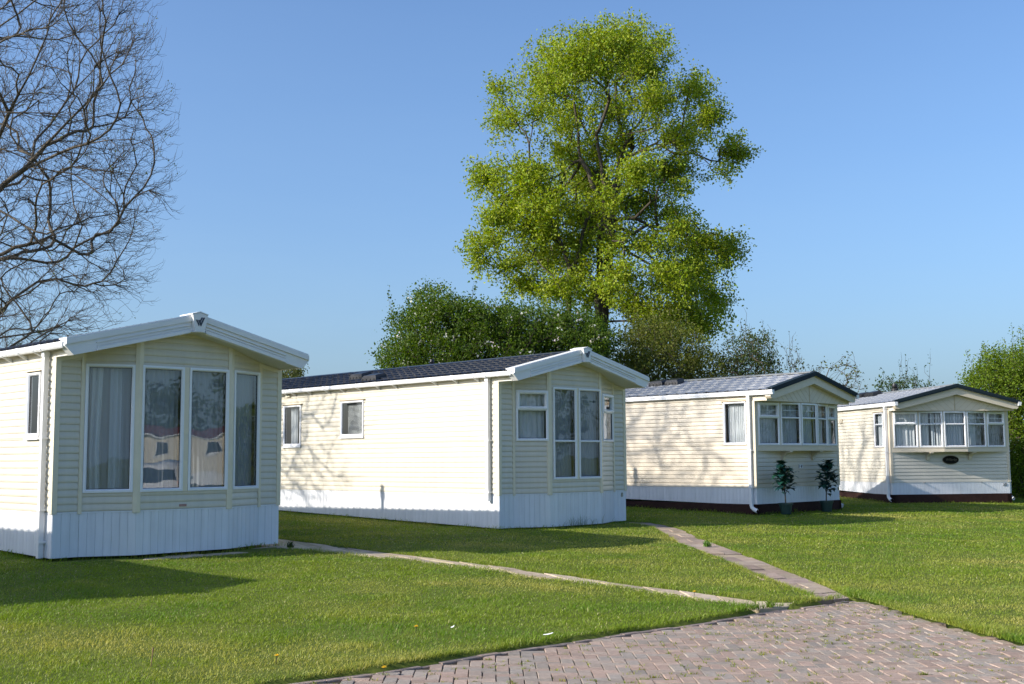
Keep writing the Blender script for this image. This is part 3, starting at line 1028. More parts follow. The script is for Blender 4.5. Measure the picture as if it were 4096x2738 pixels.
# plaques and small things fixed to the walls
mb = MB()
mb.box(1.785, 1.965, -0.026, -0.016, 0.442, 0.533)
p = van3.put(mb, 'name_plate', M['white'])
w_emblem(1.90, 0.487, 0.00062, -0.0295, -0.0262, p, 0, M['logo'])
mb = MB()
mb.box(1.795, 1.81, -0.029, -0.0262, 0.455, 0.52)
mb.box(1.945, 1.953, -0.029, -0.0262, 0.484, 0.492)
van3.sub(mb, 'plate_mark', M['logo'], p)
mb = MB()
ell = [(1.825 + 0.247 * math.cos(t), 0.638 + 0.122 * math.sin(t)) for t in np.linspace(0, 2 * PI, 48, endpoint=False)]
mb.prism(ell, -0.040, -0.014)
p = van4.put(mb, 'oval_plaque', M['plaque'])
mb = MB()
n = 64
inner = [(1.825 + 0.228 * math.cos(t), 0.638 + 0.103 * math.sin(t)) for t in np.linspace(0, 2 * PI, n, endpoint=False)]
outer = [(1.825 + 0.238 * math.cos(t), 0.638 + 0.113 * math.sin(t)) for t in np.linspace(0, 2 * PI, n, endpoint=False)]
mb.grid([[(a, -0.0415, b) for a, b in inner], [(a, -0.0415, b) for a, b in outer]], close=True)
van4.sub(mb, 'plaque_rim', M['plaqrim'], p)
text_mesh('plaque_lettering', 'Willerby', 0.10, M['plaqtxt'], p, (1.825, -0.0425, 0.642), (PI / 2, 0, 0), 0.001, 0.35)
for xq in (0.973, 2.753):
    mb = MB()
    mb.box(xq - 0.012, xq + 0.012, -0.10, -0.012, -0.012, 0.006)
    van4.put(mb, 'skirting_peg', M['metal'])
mb = MB()
mb.box(-0.055, -0.016, 3.02, 3.22, 1.80, 1.93)
van4.put(mb, 'wall_box', M['trim_b'])
mb = MB()
mb.box(-0.055, -0.016, 4.9, 5.1, 1.80, 1.93)
van3.put(mb, 'wall_box', M['trim_b'])

# ------------------------------------------------------------------ ground
def gpts(l):
    return np.array([ground_at(u, v) for u, v in l])


KERB = gpts([(700, 2800), (1100, 2714), (1526, 2659), (1910, 2597), (2300, 2541), (2500, 2511), (2798, 2472), (3033, 2432), (3165, 2415), (3310, 2398), (3395, 2382)])
RIGHT = gpts([(3395, 2382), (3440, 2388), (3625, 2447), (3897, 2520), (4096, 2565), (4500, 2660)])
PAVE = np.vstack([KERB, RIGHT[1:], [[14, 6], [14, 1.5], [-7, 1.5], [-7, KERB[0][1] - 1.0]]])
P1U = gpts([(1000, 2120), (1111, 2152), (1363, 2182), (1581, 2211), (1990, 2261), (2330, 2306), (2725, 2356), (3107, 2404), (3215, 2402)])
P1L = gpts([(900, 2195), (1111, 2186), (1445, 2217), (1772, 2254), (2126, 2302), (2467, 2340), (2739, 2384), (3039, 2430), (3165, 2414)])
P2L = gpts([(2480, 2085), (2603, 2104), (2712, 2166), (2943, 2254), (3080, 2316), (3230, 2375), (3268, 2396)])
P2R = gpts([(2600, 2088), (2712, 2111), (2807, 2152), (2998, 2220), (3202, 2295), (3385, 2376), (3399, 2383)])
PATH1, PATH2 = np.vstack([P1U, P1L[::-1]]), np.vstack([P2L, P2R[::-1]])


def inside(poly, x, y):
    r = np.zeros(np.shape(x), bool)
    n = len(poly)
    for i in range(n):
        x1, y1 = poly[i]
        x2, y2 = poly[(i + 1) % n]
        c = ((y1 > y) != (y2 > y)) & (x < (x2 - x1) * (y - y1) / (y2 - y1 + 1e-12) + x1)
        r ^= c
    return r


def edge_dist(line, x, y):
    d = np.full(np.shape(x), 1e9)
    for (x1, y1), (x2, y2) in zip(line[:-1], line[1:]):
        dx, dy = x2 - x1, y2 - y1
        t = np.clip(((x - x1) * dx + (y - y1) * dy) / (dx * dx + dy * dy), 0, 1)
        d = np.minimum(d, np.hypot(x - x1 - t * dx, y - y1 - t * dy))
    return d


def vnoise(x, y, sc, seed):
    r = np.random.default_rng(seed).random((64, 64))
    u, v = np.asarray(x) / sc, np.asarray(y) / sc
    i, j = np.floor(u).astype(int), np.floor(v).astype(int)
    f, g = u - i, v - j
    f, g = f * f * (3 - 2 * f), g * g * (3 - 2 * g)
    i0, j0, i1, j1 = i % 64, j % 64, (i + 1) % 64, (j + 1) % 64
    return (r[i0, j0] * (1 - f) + r[i1, j0] * f) * (1 - g) + (r[i0, j1] * (1 - f) + r[i1, j1] * f) * g


def bumps(x, y):
    return 0.018 * (vnoise(x, y, 0.9, 3) - 0.5) + 0.03 * (vnoise(x, y, 2.7, 4) - 0.5)


def rects():
    out = []
    for v in VANS:
        out.append(np.array([v.world(a, b)[:2] for a, b in ((-0.02, -0.02), (W + 0.02, -0.02), (W + 0.02, v.L), (-0.02, v.L))]))
        if v.clad == 'cream':
            out.append(np.array([v.world(a, b)[:2] for a, b in FRONT_A]))
    return out


GRASS = 1.0
VANS = [van1, van2, van0, van3, van4]
FOOT = rects()

# one ground sheet: dense where it is seen, coarse to the horizon; sunk under the paving and the slabs
def axis(lo, hi, step, far, n):
    t = np.geomspace(1, far, n)
    return np.concatenate([lo - t[::-1], np.arange(lo, hi + 1e-6, step), hi + t])


gx, gy = axis(-17, 21, 0.14, 2500, 26), axis(4, 44, 0.14, 2500, 26)
X, Y = np.meshgrid(gx, gy)
Z = gz(X, Y)
near = (np.abs(X) < 60) & (np.abs(Y) < 90)
Z = Z + np.where(near, bumps(X, Y), 0)
Z = Z - 0.012
inp = inside(PAVE, X, Y)
in1 = inside(PATH1, X, Y) | inside(PATH2, X, Y)
inp |= (edge_dist(RIGHT, X, Y) < 0.16) & (Y < 20)
Z = np.where(inp, -0.13, np.where(in1, gz(X, Y) - 0.07, Z))
nx, ny = len(gx), len(gy)
idx = np.arange(nx * ny).reshape(ny, nx)
F = np.stack([idx[:-1, :-1], idx[:-1, 1:], idx[1:, 1:], idx[1:, :-1]], -1).reshape(-1, 4)
mg = bpy.data.materials.new('lawn_soil')
mg.use_nodes = True
nt = mg.node_tree
b = nt.nodes['Principled BSDF']
b.inputs['Roughness'].default_value = 0.95
b.inputs['Specular IOR Level'].default_value = 0.1
tc = nt.nodes.new('ShaderNodeTexCoord')
n1 = nt.nodes.new('ShaderNodeTexNoise')
n1.inputs['Scale'].default_value, n1.inputs['Detail'].default_value = 1.3, 8
n2 = nt.nodes.new('ShaderNodeTexNoise')
n2.inputs['Scale'].default_value, n2.inputs['Detail'].default_value = 45.0, 4
cr = nt.nodes.new('ShaderNodeValToRGB')
cr.color_ramp.elements[0].position, cr.color_ramp.elements[0].color = 0.32, (0.050, 0.082, 0.010, 1)
cr.color_ramp.elements[1].position, cr.color_ramp.elements[1].color = 0.70, (0.150, 0.165, 0.035, 1)
ad = nt.nodes.new('ShaderNodeMath')
ad.operation = 'MULTIPLY_ADD'
ad.inputs[1].default_value = 0.5
mu = nt.nodes.new('ShaderNodeMath')
mu.operation = 'MULTIPLY'
mu.inputs[1].default_value = 0.5
nt.links.new(tc.outputs['Object'], n1.inputs['Vector'])
nt.links.new(tc.outputs['Object'], n2.inputs['Vector'])
nt.links.new(n2.outputs['Fac'], mu.inputs[0])
nt.links.new(n1.outputs['Fac'], ad.inputs[0])
nt.links.new(mu.outputs[0], ad.inputs[2])
nt.links.new(ad.outputs[0], cr.inputs['Fac'])
nt.links.new(cr.outputs['Color'], b.inputs['Base Color'])
ground = np_mesh('ground', np.stack([X, Y, Z], -1).reshape(-1, 3), F, mg, smooth=True)
tag(ground, kind='structure')

# ---- herringbone block paving, every block real (about 200 x 100 mm)
PAVZ = -0.055
mbrick = mat('paving_block', (0.3, 0.25, 0.23), 0.9, 0.22, 26, 0.5, 150, 0.15, attr='col')
mjoint = mat('paving_joint', (0.065, 0.055, 0.042), 0.95, 0.4, 30, 0.4, 90, 0.1)
BW, BLN, J = 0.1, 0.2, 0.0028
V, Fq, Cc = [], [], []
yaw0 = R(1.0)
cz, sz = math.cos(yaw0), math.sin(yaw0)
palette = np.array((1.27, 1.23, 1.10)) * np.array([(0.31, 0.225, 0.200), (0.285, 0.218, 0.195), (0.33, 0.248, 0.220), (0.27, 0.230, 0.213), (0.245, 0.226, 0.215), (0.225, 0.215, 0.212), (0.30, 0.245, 0.222)])
palette = palette * 0.6 + palette.mean(0) * 0.4
cells = []
for i in range(-150, 200):
    for j in range(-5, 160):
        k = (i + j) % 4
        # herringbone: a block lying across starts where k == 0, one running away where k == 2
        if k == 0:
            cells.append((i, j, 2, 1))
        elif k == 2:
            cells.append((i, j, 1, 2))
cells = np.array(cells, float)
cx, cy = (cells[:, 0] + cells[:, 2] / 2) * BW, (cells[:, 1] + cells[:, 3] / 2) * BW
wx, wy = cx * cz - cy * sz, cx * sz + cy * cz + 1.0
ok = (inside(PAVE, wx, wy) | (edge_dist(RIGHT, wx, wy) < 0.07)) & (edge_dist(KERB, wx, wy) > 0.075) & (wx > -5.5) & (wx < 12)
edge_xy = []
for (i, j, a, c_), x, y, k in zip(cells, cx, cy, ok):
    if not k:
        continue
    h = PAVZ + random.gauss(0, 0.0022)
    tx, ty = random.gauss(0, 0.006), random.gauss(0, 0.006)
    hw, hh = a * BW / 2 - J, c_ * BW / 2 - J
    base = len(V)
    for (ins, dz) in ((0, -0.05), (0, -0.008), (0.0035, 0.0)):
        for sx_, sy_ in ((-1, -1), (1, -1), (1, 1), (-1, 1)):
            px, py = x + sx_ * (hw - ins), y + sy_ * (hh - ins)
            V.append((px * cz - py * sz, px * sz + py * cz + 1.0, h + dz + tx * sx_ * hw + ty * sy_ * hh))
    for L_ in (0, 4):
        for q in range(4):
            Fq.append((base + L_ + q, base + L_ + (q + 1) % 4, base + L_ + 4 + (q + 1) % 4, base + L_ + 4 + q))
    Fq.append((base + 8, base + 9, base + 10, base + 11))
    c = palette[random.randrange(len(palette))] * random.uniform(0.86, 1.14)
    Cc += [c] * 12
pav = np_mesh('brick_paving', np.array(V), np.array(Fq), mbrick, np.array(Cc))
tag(pav, kind='structure')
mb = MB()
mb.face([(x, y, PAVZ - 0.011) for x, y in PAVE])
tag(mb.build('paving_bed', mjoint, recalc=False), kind='structure')

# ---- kerb: a course of blocks set along the lawn edge
def arc(line, step):
    d = np.concatenate([[0], np.cumsum(np.hypot(*np.diff(line, axis=0).T))])
    s = np.arange(0, d[-1], step)
    return np.stack([np.interp(s, d, line[:, 0]), np.interp(s, d, line[:, 1])], -1)


kp = arc(KERB, 0.205)
mb = MB()
for a, b_ in zip(kp[:-1], kp[1:]):
    if b_[0] < -5 or random.random() < 0.03:
        continue
    T, L = frame_T(a, b_)
    dzz = random.gauss(0, 0.003)
    mb.T = T
    mb.prism([(0.0, -0.12), (0.0, -0.056 + dzz), (0.005, -0.050 + dzz), (0.059, -0.050 + dzz), (0.064, -0.055 + dzz), (0.064, -0.12)], 0.004, L - 0.004, 'x')
mb.T = None
tag(mb.build('kerb', mat('kerb_block', (0.40, 0.31, 0.26), 0.9, 0.35, 14, 0.5, 90, 0.15)), kind='structure')

# ---- slab paths
mslab = mat('concrete_slab', (0.34, 0.285, 0.215), 0.9, 0.35, 5, 0.5, 60, 0.15, attr='col')


def slab_path(name, A_, B_, ln, tone=(0.52, 0.43, 0.31)):
    a, b_ = arc(A_, 0.02), arc(B_, 0.02)
    n = max(2, int(min(len(a), len(b_)) * 0.02 / ln))
    ia, ib = np.linspace(0, len(a) - 1, n + 1).astype(int), np.linspace(0, len(b_) - 1, n + 1).astype(int)
    V, F, Cc = [], [], []
    for k in range(n):
        halves = [(0, 1)] if k % 2 else [(0, 0.5), (0.5, 1)]
        for t0, t1 in halves:
            c = np.array(tone) * random.uniform(0.80, 1.15) * np.array((1, random.uniform(.96, 1.02), random.uniform(.9, 1.05)))
            h = random.gauss(0, 0.006) - 0.022
            q = []
            for i_, t in ((k, t0), (k, t1), (k + 1, t1), (k + 1, t0)):
                p = a[ia[i_]] * (1 - t) + b_[ib[i_]] * t
                q.append(p)
            q = np.array(q)
            m_ = q.mean(0)
            base = len(V)
            for ins, dz in ((0.006, -0.06), (0.006, -0.007), (0.014, 0.0)):
                for p in q:
                    d = p - m_
                    r = p - d / np.hypot(*d) * ins * 1.4
                    V.append((r[0], r[1], float(gz(*p)) + h + dz + random.gauss(0, 0.002)))
            for L_ in (0, 4):
                for s in range(4):
                    F.append((base + L_ + s, base + L_ + (s + 1) % 4, base + L_ + 4 + (s + 1) % 4, base + L_ + 4 + s))
            F.append((base + 8, base + 9, base + 10, base + 11))
            Cc += [c] * 12
    return tag(np_mesh(name, np.array(V), np.array(F), mslab, np.array(Cc)), kind='structure')


slab_path('path', P1U, P1L, 0.46)
slab_path('path', P2L, P2R, 0.50, (0.40, 0.315, 0.25))
# paving strip showing along the foot of the nearest caravan
T1 = van1.world
sa = np.array([T1(x, y)[:2] for x, y in ((-0.10, -0.20), (0.30, -0.30), (1.0, -0.62), (2.6, -0.64), (3.9, -0.36))])
sb = np.array([T1(x, y)[:2] for x, y in ((-0.10, 0.10), (0.38, 0.05), (1.08, -0.2), (2.58, -0.2), (3.7, 0.05))])
slab_path('path', sa, sb, 0.5)
SLABS = [PATH1, PATH2, np.vstack([sa, sb[::-1]])]


# ------------------------------------------------------------------ grass
def blades(P, h, w, lean, leandir, col, tip=1.25):
    """P (n,3) roots -> two-piece bent blades (5 verts: quad + tri as 2 quads)"""
    n = len(P)
    ang = rng.random(n) * 2 * PI
    wx_, wy_ = np.cos(ang) * w / 2, np.sin(ang) * w / 2
    lx, ly = np.cos(leandir) * lean * h, np.sin(leandir) * lean * h
    V = np.zeros((n, 5, 3), np.float32)
    for k, (t, ws) in enumerate(((0, 1), (0.55, 0.85))):
        for s, sg in enumerate((-1, 1)):
            V[:, 2 * k + s, 0] = P[:, 0] + lx * t * t + sg * wx_ * ws
            V[:, 2 * k + s, 1] = P[:, 1] + ly * t * t + sg * wy_ * ws
            V[:, 2 * k + s, 2] = P[:, 2] + h * t
    V[:, 4, 0], V[:, 4, 1], V[:, 4, 2] = P[:, 0] + lx, P[:, 1] + ly, P[:, 2] + h * (1 - 0.25 * lean)
    base = np.arange(n)[:, None] * 5
    T = np.concatenate([base + [0, 1, 3], base + [0, 3, 2], base + [2, 3, 4]], 1).reshape(-1, 3)
    cc = np.repeat(col[:, None, :], 5, 1)
    cc[:, 4] *= tip
    return V.reshape(-1, 3), T, cc.reshape(-1, 3)


def lawn_cols(x, y, n):
    a = vnoise(x, y, 1.7, 21) * 0.6 + vnoise(x, y, 0.42, 22) * 0.4
    b_ = vnoise(x + 0.35 * y, y * 2.2, 2.6, 23)
    mow = vnoise((x * 0.35 + y) * 1.0, (x - 0.35 * y) * 0.12, 0.8, 28)
    dry = np.clip((a - 0.50) * 3.2, 0, 1) * 0.52 + np.clip((b_ - 0.53) * 2.4, 0, 1) * 0.34 + np.clip((mow - 0.56) * 2.5, 0, 1) * 0.20
    g = np.array((0.168, 0.248, 0.020))
    lush = np.array((0.112, 0.212, 0.016))
    d = np.array((0.420, 0.380, 0.100))
    lu = np.clip((vnoise(x, y, 0.8, 25) - 0.45) * 3, 0, 1)[:, None]
    c = g * (1 - lu) + lush * lu
    dry = np.clip(dry + rng.normal(0, 0.17, n), 0, 1)[:, None]
    c = c * (1 - dry) + d * dry
    straw = rng.random(n) < 0.015
    c[straw] = np.array((0.52, 0.48, 0.24))
    return c * rng.uniform(0.80, 1.18, n)[:, None]


def scatter(n, y0, y1, x0=None, x1=None):
    y = rng.uniform(y0, y1, n)
    k = 0.66
    x = rng.uniform(-1, 1, n) * (k * y + 2.5) if x0 is None else rng.uniform(x0, x1, n)
    keep = ~inside(PAVE, x, y)
    for s in SLABS:
        keep &= ~inside(s, x, y)
    for s in FOOT:
        keep &= ~inside(s, x, y)
    return x[keep], y[keep]


VV, TT, CCs, off = [], [], [], 0


def add_blades(x, y, h, w, lean, dz=-0.012, col=None):
    global off
    n = len(x)
    P = np.stack([x, y, gz(x, y) + bumps(x, y) + dz], -1)
    c = lawn_cols(x, y, n) if col is None else col
    ld = rng.normal(0.35, 1.5, n)
    V, T, cc = blades(P, h, w, lean, ld, c)
    VV.append(V)
    TT.append(T + off)
    CCs.append(cc)
    off += len(V)


def tuft(x, y):
    return 0.7 + 0.75 * np.clip((vnoise(x, y, 0.33, 31) - 0.35) * 1.8, 0, 1)


for y0, y1, dens, w in ((6.0, 10.5, 3000, 0.0042), (10.5, 14, 2300, 0.0050), (14, 19, 1500, 0.0065), (19, 27, 850, 0.0095), (27, 42, 420, 0.015)):
    area = (y1 - y0) * 2 * (0.66 * (y0 + y1) / 2 + 2.5)
    x, y = scatter(int(area * dens * GRASS), y0, y1)
    n = len(x)
    h = rng.uniform(0.015, 0.037, n) * tuft(x, y)
    add_blades(x, y, h, w * rng.uniform(0.7, 1.4, n), rng.uniform(0.4, 1.7, n))
# longer, uncut fringe along the paving, the slabs and the skirting
for line, dens, side in ((KERB, 330, 0.09), (RIGHT, 900, 0.16), (P1U, 170, 0.035), (P1L, 160, 0.035), (P2L, 200, 0.045), (P2R, 260, 0.06)):
    pts = arc(line, 1.0 / dens)
    for rep in range(2):
        x, y = pts[:, 0] + rng.normal(0, side * 0.55, len(pts)), pts[:, 1] + rng.normal(0, side * 0.55, len(pts))
        keep = ~inside(PAVE, x, y)
        for s in SLABS:
            keep &= ~inside(s, x, y) | (rng.random(len(x)) < 0.04)
        x, y = x[keep], y[keep]
        n = len(x)
        add_blades(x, y, rng.uniform(0.03, 0.085, n) * tuft(x, y), rng.uniform(0.003, 0.0065, n), rng.uniform(0.3, 1.5, n), dz=-0.03)
for v in VANS:
    ol = np.array([v.world(a, b_)[:2] for a, b_ in ([(-0.05, 7.5), (-0.05, -0.05)] + ([(p[0], p[1] - 0.05) for p in FRONT_A[1:-1]] if v.clad == 'cream' else []) + [(W + 0.05, -0.05)])])
    pts = arc(ol, 1 / 90)
    x, y = pts[:, 0] + rng.normal(0, 0.03, len(pts)), pts[:, 1] + rng.normal(0, 0.03, len(pts))
    n = len(x)
    add_blades(x, y, rng.uniform(0.03, 0.10, n) * tuft(x, y), rng.uniform(0.004, 0.009, n), rng.uniform(0.2, 1.2, n))
# seeding stalks against the skirting of the second caravan
s_ = rng.normal(0.45, 0.14, 60)
q = np.array([van2.world(0.8 + 2.4 * t, -0.34 - 0.05 * random.random())[:2] for t in np.clip(s_, 0, 1)])
add_blades(q[:, 0], q[:, 1], rng.uniform(0.12, 0.30, 60), np.full(60, 0.006), rng.uniform(0.2, 0.7, 60), col=np.tile((0.12, 0.15, 0.05), (60, 1)) * rng.uniform(0.7, 1.5, 60)[:, None])
grass = np_mesh('grass', np.concatenate(VV), np.concatenate(TT), M['grass'], np.concatenate(CCs))
tag(grass, 'short mown lawn of green and straw coloured blades around the caravans', 'grass', kind='stuff')

# ---- weeds and moss in the paving joints
VV, TT, CCs, off = [], [], [], 0
seedx, seedy = [], []
for (i, j, a, c_), x, y, k in zip(cells, cx, cy, ok):
    if not k:
        continue
    wxx, wyy = x * cz - y * sz, x * sz + y * cz + 1.0
    pr = 0.36 + 0.5 * float(vnoise(wxx, wyy, 1.1, 41)) - 0.20
    if wyy > 14 or random.random() > pr * 1.1:
        continue
    for _ in range(random.choice((1, 1, 2, 3))):
        if random.random() < 0.72:                      # mostly in the joints that run away from the camera's left-right
            px, py = x + random.uniform(-1, 1) * a * BW / 2, y + c_ * BW / 2 * random.choice((-1, 1))
        else:
            px, py = x + a * BW / 2 * random.choice((-1, 1)), y + random.uniform(-1, 1) * c_ * BW / 2
        m_ = random.choice((4, 6, 9, 13))
        for _ in range(m_):
            qx, qy = px + random.gauss(0, 0.016), py + random.gauss(0, 0.006)
            seedx.append(qx * cz - qy * sz)
            seedy.append(qx * sz + qy * cz + 1.0)
x, y = np.array(seedx), np.array(seedy)
n = len(x)
col = np.array((0.22, 0.25, 0.03)) * rng.uniform(0.5, 1.3, n)[:, None] * np.stack([rng.uniform(0.7, 1.25, n), np.ones(n), np.ones(n)], -1)
P = np.stack([x, y, np.full(n, PAVZ - 0.008)], -1)
V, T, cc = blades(P, rng.uniform(0.012, 0.040, n), rng.uniform(0.003, 0.007, n), rng.uniform(0.3, 1.6, n), rng.random(n) * 6.28, col)
tag(np_mesh('weeds', V, T, M['grass'], cc), 'small yellow green weeds sprouting in the joints of the brick paving', 'weeds', kind='stuff')

# ------------------------------------------------------------------ trees
class Skel:
    def __init__(self, base, cap=260000):
        self.p = np.zeros((cap, 3))
        self.d = np.zeros((cap, 3))
        self.par = np.full(cap, -1, int)
        self.lev = np.zeros(cap, int)
        self.n = 1
        self.p[0] = base
        self.d[0] = (0, 0, 1)

    def path(self, pts, parent, lev):
        prev = parent
        for q in pts:
            i = self.n
            self.p[i] = q
            dv = np.asarray(q) - self.p[prev]
            L = np.linalg.norm(dv)
            self.d[i] = dv / L if L > 1e-6 else self.d[prev]
            self.par[i] = prev
            self.lev[i] = lev
            self.n += 1
            prev = i
        return prev

    def limb(self, pts, parent=None, lev=0, seg=0.5, jit=0.04):
        """pts: rough course of a limb; starts from the nearest node unless a parent is given"""
        pts = [np.asarray(p, float) for p in pts]
        if parent is None:
            parent = int(np.argmin(((self.p[:self.n] - pts[0]) ** 2).sum(1)))
        P = [self.p[parent]] + pts
        out = []
        for k in range(len(P) - 1):
            p0, p1, p2, p3 = P[max(k - 1, 0)], P[k], P[k + 1], P[min(k + 2, len(P) - 1)]
            m = max(1, int(np.linalg.norm(p2 - p1) / seg))
            for t in (np.arange(m) + 1) / m:
                q = 0.5 * (2 * p1 + (p2 - p0) * t + (2 * p0 - 5 * p1 + 4 * p2 - p3) * t * t + (3 * p1 - p0 - 3 * p2 + p3) * t ** 3)
                out.append(q + (rng.normal(0, jit, 3) if t < 1 else 0))
        return self.path(out, parent, lev)

    def tip(self, t, lev, maxlev, seg, droop=0.0, up=0.0, jit=0.03, start_n=None, arch=0.35, ang=0.55, cen=None):
        n = start_n or self.n
        dv = t - self.p[:n]
        L = np.linalg.norm(dv, axis=1) + 1e-6
        cosang = (dv * self.d[:n]).sum(1) / L
        cost = L * (1 + ang * (1 - cosang)) + np.where(self.lev[:n] > maxlev, 1e6, 0)
        if cen is not None:                             # grow outwards: start from wood nearer the heart of the crown
            cost = cost + np.where(np.linalg.norm(self.p[:n] - cen, axis=1) > np.linalg.norm(t - cen) - 0.12 * L, 2.5, 0)
        i = int(np.argmin(cost))
        a, L = self.p[i], L[i]
        side = self.d[i] * 0.6 + dv[i] / L * 0.6
        m1 = a + side * L * arch + np.array((0, 0, -droop * L * 0.5))
        m2 = a + (t - a) * 0.72 + np.array((0, 0, -droop * L - up * L))
        k = max(2, int(L / seg))
        out = []
        for s in (np.arange(k) + 1) / k:
            q = (1 - s) ** 3 * a + 3 * (1 - s) ** 2 * s * m1 + 3 * (1 - s) * s * s * m2 + s ** 3 * t
            out.append(q + (rng.normal(0, jit * min(1, L), 3) if s < 1 else 0))
        return self.path(out, i, lev)

    def radii(self, rtip, expo, rmax=9.0, base=None):
        n = self.n
        acc = np.zeros(n)
        kids = np.bincount(self.par[1:n], minlength=n)
        acc[kids == 0] = rtip ** expo
        for i in range(n - 1, 0, -1):
            acc[self.par[i]] += acc[i]
        return np.minimum(acc ** (1 / expo), rmax)


def wood(name, sk, r, material, parent, base, taper=0.75):
    n = sk.n
    i = np.arange(1, n)
    pr = sk.par[1:n]
    P0, P1 = sk.p[pr] - base, sk.p[1:n] - base
    kids = np.bincount(sk.par[1:n], minlength=n)
    R1 = np.where(kids[1:] == 0, r[1:n] * taper * 0.6, r[1:n])
    R0 = np.minimum(r[pr], r[1:n] * 1.25)
    Vs, Fs, off = [], [], 0
    for sides, sel in ((3, R0 < 0.012), (5, (R0 >= 0.012) & (R0 < 0.05)), (9, R0 >= 0.05)):
        if not sel.any():
            continue
        a, b, ra, rb = P0[sel], P1[sel], R0[sel], R1[sel]
        d = b - a
        d /= np.linalg.norm(d, axis=1)[:, None] + 1e-9
        ref = np.where(np.abs(d[:, 2:3]) > 0.9, np.array([[1.0, 0, 0]]), np.array([[0, 0, 1.0]]))
        u = np.cross(d, ref)
        u /= np.linalg.norm(u, axis=1)[:, None] + 1e-9
        w = np.cross(d, u)
        ext = d * np.minimum(ra, 0.03)[:, None]
        an = np.arange(sides) / sides * 2 * PI
        ring_ = u[:, None, :] * np.cos(an)[None, :, None] + w[:, None, :] * np.sin(an)[None, :, None]
        A = (a - ext * 0.3)[:, None, :] + ring_ * ra[:, None, None]
        B = (b + ext * 0.3)[:, None, :] + ring_ * rb[:, None, None]
        V = np.concatenate([A, B], 1)
        m = len(a)
        k = np.arange(sides)
        q = np.stack([k, (k + 1) % sides, (k + 1) % sides + sides, k + sides], -1)
        F = (np.arange(m)[:, None, None] * 2 * sides + q[None]).reshape(-1, 4) + off
        off += m * 2 * sides
        Vs.append(V.reshape(-1, 3))
        Fs.append(F)
    return np_mesh(name, np.concatenate(Vs), np.concatenate(Fs), material, parent=parent, smooth=True)


def leaves(name, P, size, cols, parent, base, material=None, aspect=0.62, hang=0.0, squash=1.0):
    """rhombic leaves with a fold down the middle; P (n,3)"""
    n = len(P)
    t = rng.normal(0, 1, (n, 3))
    t[:, 2] = t[:, 2] * squash - hang
    t /= np.linalg.norm(t, axis=1)[:, None]
    u = np.cross(t, rng.normal(0, 1, (n, 3)))
    u /= np.linalg.norm(u, axis=1)[:, None] + 1e-9
    w = np.cross(t, u)
    s = (size * rng.uniform(0.65, 1.35, n))[:, None]
    P = P - base
    V = np.stack([P, P + t * s * 0.45 + u * s * aspect * 0.5 + w * s * 0.10, P + t * s, P + t * s * 0.45 - u * s * aspect * 0.5 + w * s * 0.10], 1)
    F = (np.arange(n)[:, None] * 4 + np.array([[0, 1, 2, 3]])).reshape(-1, 4)
    return np_mesh(name, V.reshape(-1, 3), F, material or M['leaf'], np.repeat(cols, 4, 0), parent)


def leafcols(n, base, var=0.22, alt=None, share=0.0):
    c = np.tile(np.array(base, float), (n, 1)) * rng.uniform(1 - var, 1 + var, n)[:, None]
    c *= np.stack([rng.uniform(0.85, 1.18, n), np.ones(n), rng.uniform(0.8, 1.2, n)], -1)
    if alt is not None:
        k = rng.random(n) < share
        c[k] = np.array(alt) * rng.uniform(0.8, 1.2, k.sum())[:, None]
    return c


# ---- the tall spring green tree behind the caravans
rng = np.random.default_rng(5)
random.seed(5)
D0 = 46.0
Z4 = lambda x, y, d=0.0: at(1800 + x * 0.9246, 50 + y * 0.9246, D0 + d)
pxm = 0.9246 / FPX * D0                                 # metres per pixel of that view
base = Z4(660, 1330)
base = np.array([base[0], base[1], float(gz(base[0], base[1]))])
t1 = tag(empty('tall_tree', base), 'tall spreading tree in fresh yellow green leaf rising behind the caravans', 'tree')
sk = Skel(base)
a = sk.limb([Z4(668, 1300), Z4(690, 1190), Z4(690, 1030, .2), Z4(712, 800, .3), Z4(722, 740, .3), Z4(745, 610, .5), Z4(785, 520, .6), Z4(800, 380, .2), Z4(782, 250, 0), Z4(760, 130, 0)], 0)
sk.limb([Z4(640, 1250, -.5), Z4(648, 1030, -.7), Z4(668, 840, -.8), Z4(655, 660, -.8), Z4(632, 520, -1), Z4(640, 340, -1.0), Z4(580, 200, -1.2)], 0)
sk.limb([Z4(515, 1290, -1.4), Z4(520, 1110, -1.6), Z4(488, 1020, -1.8), Z4(440, 900, -2.2), Z4(400, 760, -2)], 0)
sk.limb([Z4(545, 1080, -1.7), Z4(590, 900, -1.8), Z4(600, 780, -2)], None)
